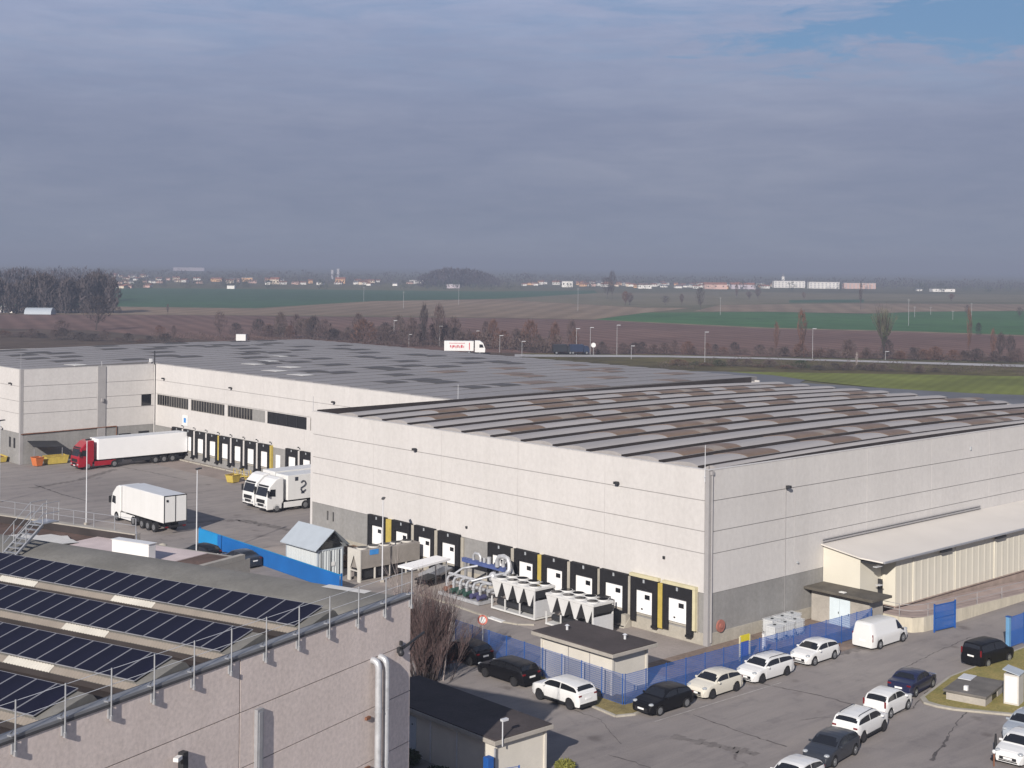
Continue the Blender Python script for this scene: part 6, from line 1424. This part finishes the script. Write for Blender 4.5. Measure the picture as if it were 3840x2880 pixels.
row([(3085 + 34 * i, 1386 + i * .9, 1362 + i * .8, 52) for i in range(13)], 'low dark bramble below the road, above the bright meadow', 'brambles below the road', mats=[M['twig_dark'], M['twig']])
row([(2560 + 48 * i, 1370 + i * 1.3, 1346 + i * 1.2, 60) for i in range(10)], 'low brown bramble on the verge beyond the roof ends', 'brambles on the verge', mats=[M['twig_red'], M['twig'], M['ivy']])
row([(20 + 46 * i, 1262 + i * 2.2, 1232 + i * 2.0 + 6 * math.sin(i * 2.3), 64) for i in range(16)], 'low dark scrub bush beyond the far left roof edge', 'scrub beyond the far left roof edge', mats=[M['twig_dark'], M['twig'], M['twig_red']])
row([(2263, 1117, 1042, 36), (2311, 1126, 1036, 30), (2332, 1147, 1088, 42), (2376, 1143, 1075, 32), (2504, 1143, 1098, 32), (2545, 1143, 1100, 20), (2747, 1121, 1036, 15), (2805, 1121, 1084, 26), (2844, 1121, 1070, 32), (3010, 1121, 1096, 22), (3622, 1182, 1122, 18), (3560, 1130, 1092, 30)], 'small bare tree standing singly out on the middle fields', 'single trees on the middle fields', name='bare_tree', kinds=('round', 'tall'), cat='tree')
# far woods that read as one mass
def wood(name, lst, mat, n=110, s=1.0, zoff=-.2):
    mb = MB()
    for (px, b, t, w_) in lst:
        p = gp(px, b, zoff); dpt = depth(p); h = max(2, (b - t) / FPX * dpt); r_ = w_ / FPX * dpt / 2
        mb.tube([p, p + Vector((0, 0, h * .5))], [h * .02, h * .012], 4)
        for i in range(n):
            u_ = tr_.random(); rad = r_ * math.sqrt(tr_.random()) * (.55 + .45 * min(1, u_ * 3)) * (1 - u_ ** 3.2) ** .5; ang = tr_.uniform(0, 2 * PI)
            q = p + Vector((rad * math.cos(ang), rad * math.sin(ang), h * (.06 + .86 * u_))); d = Vector((tr_.gauss(0, .5), tr_.gauss(0, .5), 1))
            sliver(mb, q, d, h * tr_.uniform(.08, .2), h * s * tr_.uniform(.025, .06))
    return tag(obj(name, mb, mat, recalc=False), kind='stuff')
mk('far_wood', (.062, .052, .060), .95, var=.35, scale=.04)
mk('far_wood_green', (.040, .052, .040), .95, var=.35, scale=.04)
wood('woods', [(x, 1172 + tr_.uniform(-3, 6), 1040 + 10 * math.sin(x * .03) + tr_.uniform(-8, 10) + (12 if x < 90 else 0), 52) for x in range(-30, 430, 13)], M['twig_dark'], 170)
wood('woods', [(x, 1130 + tr_.uniform(-4, 8), 1020 + tr_.uniform(-14, 10), 55) for x in range(-20, 420, 16)], M['far_wood'], 110)
wood('woods', [(x, 1070 + tr_.uniform(-4, 8), 1002 + tr_.uniform(-6, 14), 60) for x in range(-20, 400, 20)], M['far_wood'], 90)
hill = lambda x: 1004 + 46 * min(1, abs((x - 1712) / 165)) ** 2.2
wood('woods', [(x, 1068 + tr_.uniform(-4, 10), hill(x) + tr_.uniform(-3, 6), 44) for x in range(1570, 1880, 8)], M['far_wood'], 130)
wood('woods', [(x, 1060 + .004 * x + tr_.uniform(-2, 8), 1032 + .011 * x + tr_.uniform(-10, 8), tr_.uniform(30, 60)) for x in range(420, 3900, 15)], M['far_wood'], 60, 1.3)
wood('woods', [(x, 1040 + .012 * x + tr_.uniform(-3, 4), 1006 + .0125 * x + tr_.uniform(-8, 7), tr_.uniform(40, 90)) for x in range(-20, 3900, 17)], M['far_wood'], 50, 1.5)
wood('woods', [(x, 1074 + .004 * x + tr_.uniform(-4, 8), 1046 + .006 * x + tr_.uniform(-8, 10), tr_.uniform(25, 50)) for x in [tr_.uniform(430, 2000) for _ in range(60)] + [tr_.uniform(2000, 3850) for _ in range(40)]], M['far_wood_green'], 70, 1.3)
mk('undergrowth', (.085, .062, .055), .95, var=.4, scale=.08)
wood('undergrowth', [(x, 1252 + (x - 0) * .030 + tr_.uniform(-4, 4), 1252 + x * .030 - tr_.uniform(8, 30), 40) for x in range(560, 1740, 12)], M['undergrowth'], 60, 1.6)
wood('undergrowth', [(x, 1299 + (x - 1700) * .065 + tr_.uniform(-3, 3), 1299 + (x - 1700) * .065 - tr_.uniform(24, 74), 42) for x in range(1690, 2110, 10)], M['undergrowth'], 60, 1.2)
wood('undergrowth', [(x, 1326 + max(0, x - 2500) * .026 + tr_.uniform(-3, 3), 1326 + max(0, x - 2500) * .026 - tr_.uniform(10, 24) - (tr_.uniform(0, 22) if x > 2850 else 0), 40) for x in range(2100, 3870, 13)], M['undergrowth'], 55, 1.6)
wood('undergrowth', [(x, 1372 + max(0, x - 2900) * .026 + tr_.uniform(-10, 12), 1372 + max(0, x - 2900) * .026 - tr_.uniform(8, 18), 46) for x in range(2480, 3860, 22)], M['undergrowth'], 45, 1.8)
# poles on the fields and along the road
def pole(px, b, t, label, group, m='pole_grey', head=False):
    p = gp(px, b, -.2); dpt = depth(p); h = (b - t) / FPX * dpt; r_ = .06 + dpt * .00006; th = thing('pole', label, 'pole', p, 0, group); mb = MB(); mb.tube([(0, 0, 0), (0, 0, h)], [r_, r_ * .7], 6); obj('mast', mb, M[m], th)
    mb = MB()
    if head: mb.cbox(rt[0] * .5, rt[1] * .5, h, 1.2, .4, .2, math.atan2(rt[1], rt[0])); obj('lamp_head', mb, M['galv'], th)
    elif head is None: mb.tube([(-fw[0] * .15, -fw[1] * .15, h), (-fw[0] * .25, -fw[1] * .25, h)], .75, 16); obj('board', mb, M['white_paint'], th)
    else: mb.cbox(0, 0, h * .96, 1.4, .12, .12, math.atan2(rt[1], rt[0])); obj('crossarm', mb, M[m], th)
    return th
mk('pole_grey', (.33, .33, .34), .7)
for x, b, t in ((1364, 1130, 1076), (1513, 1156, 1093), (1720, 1143, 1072), (2167, 1165, 1080), (2701, 1182, 1115), (3407, 1221, 1121), (3643, 1193, 1137), (3573, 1199, 1167), (3430, 1190, 1150), (3490, 1180, 1152)): pole(x, b, t, 'pale slim pole out on the fields beyond the hedgerow', 'pale poles on the fields')
for x, b, t in ((1477, 1291, 1202), (1533, 1299, 1254), (1648, 1299, 1223), (1787, 1299, 1241), (1874, 1321, 1258), (1957, 1338, 1280), (2161, 1330, 1232), (2213, 1331, 1228), (2313, 1332, 1219), (2367, 1347, 1297), (2643, 1360, 1245), (3047, 1345, 1232), (3320, 1350, 1318)): pole(x, b, t, 'slim lamp post on the road just beyond the big roof', 'lamp posts on the far road', 'pole_grey', True)
pr_ = pole(2225, 1332, 1294, 'short post with a round white board by the far road', None, 'pole_grey', None)
# small containers and dark blue lorries beyond the roof edge
p = gp(905, 1281); t = thing('container', 'small white box container beyond the rear roof edge', 'container', p, math.atan2(rt[1], rt[0])); mb = MB(); mb.box(-1.7, 1.7, -1.1, 1.1, .3, 2.6); obj('box', mb, M['white_paint'], t); mb = MB(); mb.box(-1.6, 1.6, -1.0, 1.0, 0, .3); obj('base', mb, M['dark_metal'], t)
mk('lorry_blue', (.018, .028, .06), .4); mk('lorry_dark', (.02, .022, .028), .4)
for px_, mm_, lab_ in ((2110, 'lorry_dark', 'dark lorry parked by the far road, left of the blue one'), (2172, 'lorry_blue', 'small blue lorry parked by the far road behind the roof ends')):
    p = gp(px_, 1328); t = thing('lorry', lab_, 'lorry', p, math.atan2(rt[1], rt[0]) + .15, 'lorries by the far road'); mb = MB(); mb.box(-3.2, 1.2, -1.2, 1.2, .8, 3.1); obj('body', mb, M[mm_], t, bevel=.05)
    mb = MB(); mb.prism_y([(1.35, .5), (3.1, .5), (3.15, 1.5), (2.7, 2.6), (1.35, 2.7)], -1.15, 1.15); obj('cab', mb, M[mm_], t, bevel=.05); wheels(t, [-2.2, 2.2])
# greenhouse tunnels at the far left
for px, b, w_, lab in ((28, 1172, 62, 'white polytunnel at the left frame edge below the wood'), (150, 1178, 100, 'pale polytunnel in front of the dark wood')):
    p = gp(px, b, -.2); dpt = depth(p); W_ = w_ / FPX * dpt; t = thing('polytunnel', lab, 'greenhouse', p, math.atan2(rt[1], rt[0])); mb = MB(); n = 10; hh = 3.4
    pr = [(W_ * .0 + 4 * math.cos(PI * i / n), hh * math.sin(PI * i / n)) for i in range(n + 1)]
    mb.prism_x([(a, b_) for a, b_ in pr], -W_ / 2, W_ / 2); obj('cover', mb, M['sky_white'] if px < 100 else M['tent_grey'], t, smooth=40)
    mb = MB(); mb.box(-W_ / 2 - .05, -W_ / 2, -1.2, 1.2, 0, 2.4); obj('door', mb, M['galv'], t)
# far town
TW = {}
def tmat(k, c):
    if k not in TW: TW[k] = pmat('town_' + k, c, .8, var=.06, scale=.05)
    return TW[k]
WALLC = dict(white=(.78, .76, .72), cream=(.68, .58, .46), pink=(.62, .42, .36), orange=(.66, .40, .22), grey=(.42, .41, .44), lilac=(.50, .44, .48))
ROOFC = dict(tile=(.30, .13, .09), brown=(.20, .13, .11), slate=(.16, .16, .18), flat=(.45, .44, .44))
def house(px, b, wpx, hpx, wc, rc, label, group, cat='house', name='house', rot=None, tower=False, cols=0):
    p = gp(px, b, -.2); dpt = depth(p); W_ = max(3.2 if tower else 6, wpx / FPX * dpt); H_ = max(3.5, hpx / FPX * dpt); D_ = min(14, max(8, W_ * .6)) if not tower else W_
    rz = math.atan2(rt[1], rt[0]) + (tr_.uniform(-.35, .35) if rot is None else rot); t = thing(name, label, cat, p, rz, group)
    hw_ = H_ * (.72 if rc != 'flat' else .94); mb = MB(); mb.box(-W_ / 2, W_ / 2, -D_ / 2, D_ / 2, 0, hw_); wl_ = obj('wall', mb, tmat(wc, WALLC[wc]), t)
    mb = MB()
    if rc == 'flat': mb.box(-W_ / 2 - .2, W_ / 2 + .2, -D_ / 2 - .2, D_ / 2 + .2, hw_ + .002, H_)
    elif tower: mb.add([(-W_ / 2, -D_ / 2, hw_), (W_ / 2, -D_ / 2, hw_), (W_ / 2, D_ / 2, hw_), (-W_ / 2, D_ / 2, hw_), (0, 0, H_)], [(0, 1, 4), (1, 2, 4), (2, 3, 4), (3, 0, 4)])
    else: mb.prism_x([(-D_ / 2 - .5, hw_ - .1), (D_ / 2 + .5, hw_ - .1), (0, H_)], -W_ / 2 - .4, W_ / 2 + .4)
    obj('roof', mb, tmat(rc, ROOFC[rc]), t)
    for i in range(cols):                                               # recessed balcony columns of the apartment blocks
        x = -W_ / 2 + W_ * (i + .5) / cols; mb = MB()
        for f in range(3): mb.box(x - W_ / cols * .2, x + W_ / cols * .2, -D_ / 2 - .25, -D_ / 2 - .02, hw_ * (.08 + .31 * f), hw_ * (.08 + .31 * f) + hw_ * .2)
        obj('balcony', mb, tmat('grey', WALLC['grey']), t)
    if cols == 0 and W_ > 9 and not tower:
        for i in range(3):
            x = -W_ / 2 + W_ * (i + .5) / 3; mb = MB(); mb.box(x - .7, x + .7, -D_ / 2 - .06, -D_ / 2 - .01, hw_ * .45, hw_ * .72); obj('window', mb, M['dark_glass'], t)
    return t
AB = 'apartment blocks of the far town'
house(2957, 1079, 116, 26, 'white', 'flat', 'long white apartment block right beside the bell tower', AB, 'apartment block', 'apartment_block', 0, cols=9)
house(3087, 1082, 113, 25, 'white', 'flat', 'white apartment block between the tower block and the pink blocks', AB, 'apartment block', 'apartment_block', 0, cols=8)
house(3220, 1083, 118, 22, 'pink', 'flat', 'pinkish apartment block at the right end of the town', AB, 'apartment block', 'apartment_block', 0, cols=8)
house(2936, 1070, 9, 46, 'white', 'slate', 'slim white bell tower rising over the far town', None, 'bell tower', 'bell_tower', 0, tower=True)
house(2681, 1084, 84, 25, 'pink', 'tile', 'wide pink building with tiled roof left of the bell tower', 'large buildings of the far town', 'building', 'town_building', 0)
house(2785, 1084, 90, 24, 'lilac', 'tile', 'long lilac building between the pink building and the bell tower', 'large buildings of the far town', 'building', 'town_building', 0)
house(2416, 1082, 52, 20, 'white', 'brown', 'white house with a brown roof in front of the mid-field trees', 'large buildings of the far town', 'building', 'town_building', 0)
house(2127, 1077, 40, 23, 'white', 'flat', 'bright white block in the middle of the town', 'large buildings of the far town', 'building', 'town_building', 0)
house(3533, 1094, 84, 11, 'white', 'flat', 'low long white shed on the fields right of the town', 'farm sheds right of the town', 'shed', 'farm_shed', 0)
house(3445, 1091, 20, 10, 'white', 'slate', 'small white shed beside the low long white shed', 'farm sheds right of the town', 'shed', 'farm_shed', 0)
house(710, 1016, 116, 13, 'lilac', 'flat', 'long pale building on the skyline at the left', None, 'building', 'town_building', 0)
house(1700, 1081, 48, 15, 'lilac', 'flat', 'grey flat building in front of the domed wood', None, 'building', 'town_building', 0)
house(1277, 1064, 36, 24, 'orange', 'tile', 'orange house with a tiled roof left of the domed wood', 'farmhouses left of the domed wood', 'house', 'house', 0)
house(1032, 1066, 34, 26, 'cream', 'tile', 'tall cream house standing alone at the field edge', 'farmhouses left of the domed wood')
house(926, 1056, 40, 15, 'orange', 'flat', 'low orange building above the teal field', 'farmhouses left of the domed wood')
house(816, 1056, 44, 15, 'orange', 'tile', 'low ochre house with a red roof above the teal field', 'farmhouses left of the domed wood')
house(1560, 1063, 48, 13, 'white', 'flat', 'long low white hall left of the domed wood', 'farmhouses left of the domed wood')
house(868, 1083, 28, 12, 'white', 'flat', 'small white building at the edge of the teal field', 'farmhouses left of the domed wood')
for x, t_ in ((1246, 1012), (1268, 1008)):
    house(x, 1046, 9, 1046 - t_, 'grey', 'flat', 'pale silo tower, one of a pair on the skyline', 'pair of silo towers', 'silo', 'silo_tower', 0, tower=True)
defs = [('white', 'tile', 'small white house with a red roof in the far town'), ('cream', 'tile', 'small cream house with a red roof in the far town'), ('white', 'slate', 'small white house with a grey roof in the far town'), ('pink', 'brown', 'small pink house with a brown roof in the far town'), ('orange', 'tile', 'small ochre house with a red roof in the far town')]
for i in range(34):
    x = tr_.uniform(418, 560); wc, rc, lab = defs[i % 3 if i % 5 else 3]; b = tr_.choice((1038, 1050, 1062, 1078)) + tr_.uniform(-3, 3)
    house(x, b, tr_.uniform(12, 26), tr_.uniform(8, 12), wc, rc, lab, 'small houses of the far town')
for i in range(120):
    x = tr_.uniform(560, 1560) if i < 46 else tr_.uniform(1930, 2920); wc, rc, lab = defs[tr_.choice((0, 0, 1, 2, 2, 3, 4))]; b = 1056 + .0085 * x + tr_.uniform(-12, 4)
    house(x, b, tr_.uniform(12, 30), tr_.uniform(9, 15), wc, rc, lab, 'small houses of the far town')

# ================================================================ near bare trees behind the tan building
bt = thing('bare_thicket', 'dense purple-brown bare tree clump at the corner of the tan building', 'tree', (-20.9, 7.0, 0))
a, b = MB(), MB()
for i in range(105):
    x, y = tr_.gauss(0, .95), tr_.gauss(0, 1.05); h = tr_.uniform(3.2, 6.3) * (1 - .10 * min(2, abs(x) + abs(y) * .6)); lean = Vector((x * .15 + tr_.gauss(0, .06), y * .15 + tr_.gauss(0, .05), 1)).normalized()
    branch(a, b, Vector((x * .55, y * .55, 0)), lean, h * .62, tr_.uniform(.02, .042), 2, .36, .85, 13)
obj('stems', a, M['twig_dark'], bt, recalc=False); obj('twigs', b, pmat('purple_twig', (.125, .082, .078), .95, var=.3, scale=.8), bt, recalc=False)
for (x, y, h, lab) in ((-20.1, 6.2, 6.4, 'slim birch with pale bark on the right side of the bare clump'), (-21.7, 7.9, 6.8, 'slim birch with pale bark, behind the middle of the bare clump')):
    t = thing('birch', lab, 'tree', (x, y, 0), 0, 'birches in the bare clump'); a, b = MB(), MB(); branch(a, b, Vector((0, 0, 0)), Vector((.02, .0, 1)), h * .55, .075, 3, .36, .9, 6); obj('trunk', a, M['bark_pale'], t, recalc=False); obj('crown', b, M['twig'], t, recalc=False)
mk('red_twig_shrub', (.16, .07, .045), .95, var=.3, scale=2)
rs = thing('low_shrub', 'low rust-red shrub between the bare clump and the black car', 'shrub', (-18.6, 8.2, 0)); a, b = MB(), MB()
for i in range(26): branch(a, b, Vector((tr_.gauss(0, .4), tr_.gauss(0, .5), 0)), Vector((tr_.gauss(0, .4), tr_.gauss(0, .4), 1)), tr_.uniform(.7, 1.2), .02, 1, .6, .4, 12)
obj('stems', a, M['twig_dark'], rs, recalc=False); obj('twigs', b, M['red_twig_shrub'], rs, recalc=False)
def leafy(label, x, y, r_, h, m='shrub_green', n=900):
    t = thing('green_shrub', label, 'shrub', (x, y, 0)); mb = MB(); a = MB()
    for i in range(7): a.tube([(0, 0, 0), (tr_.gauss(0, r_ * .4), tr_.gauss(0, r_ * .4), h * .7)], [.03, .012], 4)
    obj('stems', a, M['twig_dark'], t)
    for i in range(n):
        v = Vector((tr_.gauss(0, 1), tr_.gauss(0, 1), tr_.gauss(0, 1))).normalized() * tr_.uniform(.6, 1.0) ** .5; q = Vector((v.x * r_, v.y * r_, h * .5 + v.z * h * .5)); sliver(mb, q, Vector((tr_.gauss(0, 1), tr_.gauss(0, 1), tr_.gauss(.3, .7))), .16, .09)
    obj('leaves', mb, M[m], t, recalc=False)
leafy('yellow-green round shrub at the lit corner of the grey shed', -25.5, -10.95, .55, .50)
leafy('dark low bush at the left foot of the grey shed, in shadow', -31.6, -4.6, .7, .8, 'ivy')
leafy('dark bush in the shadow beside the grey shed doors', -31.9, -7.6, .8, .7, 'ivy')
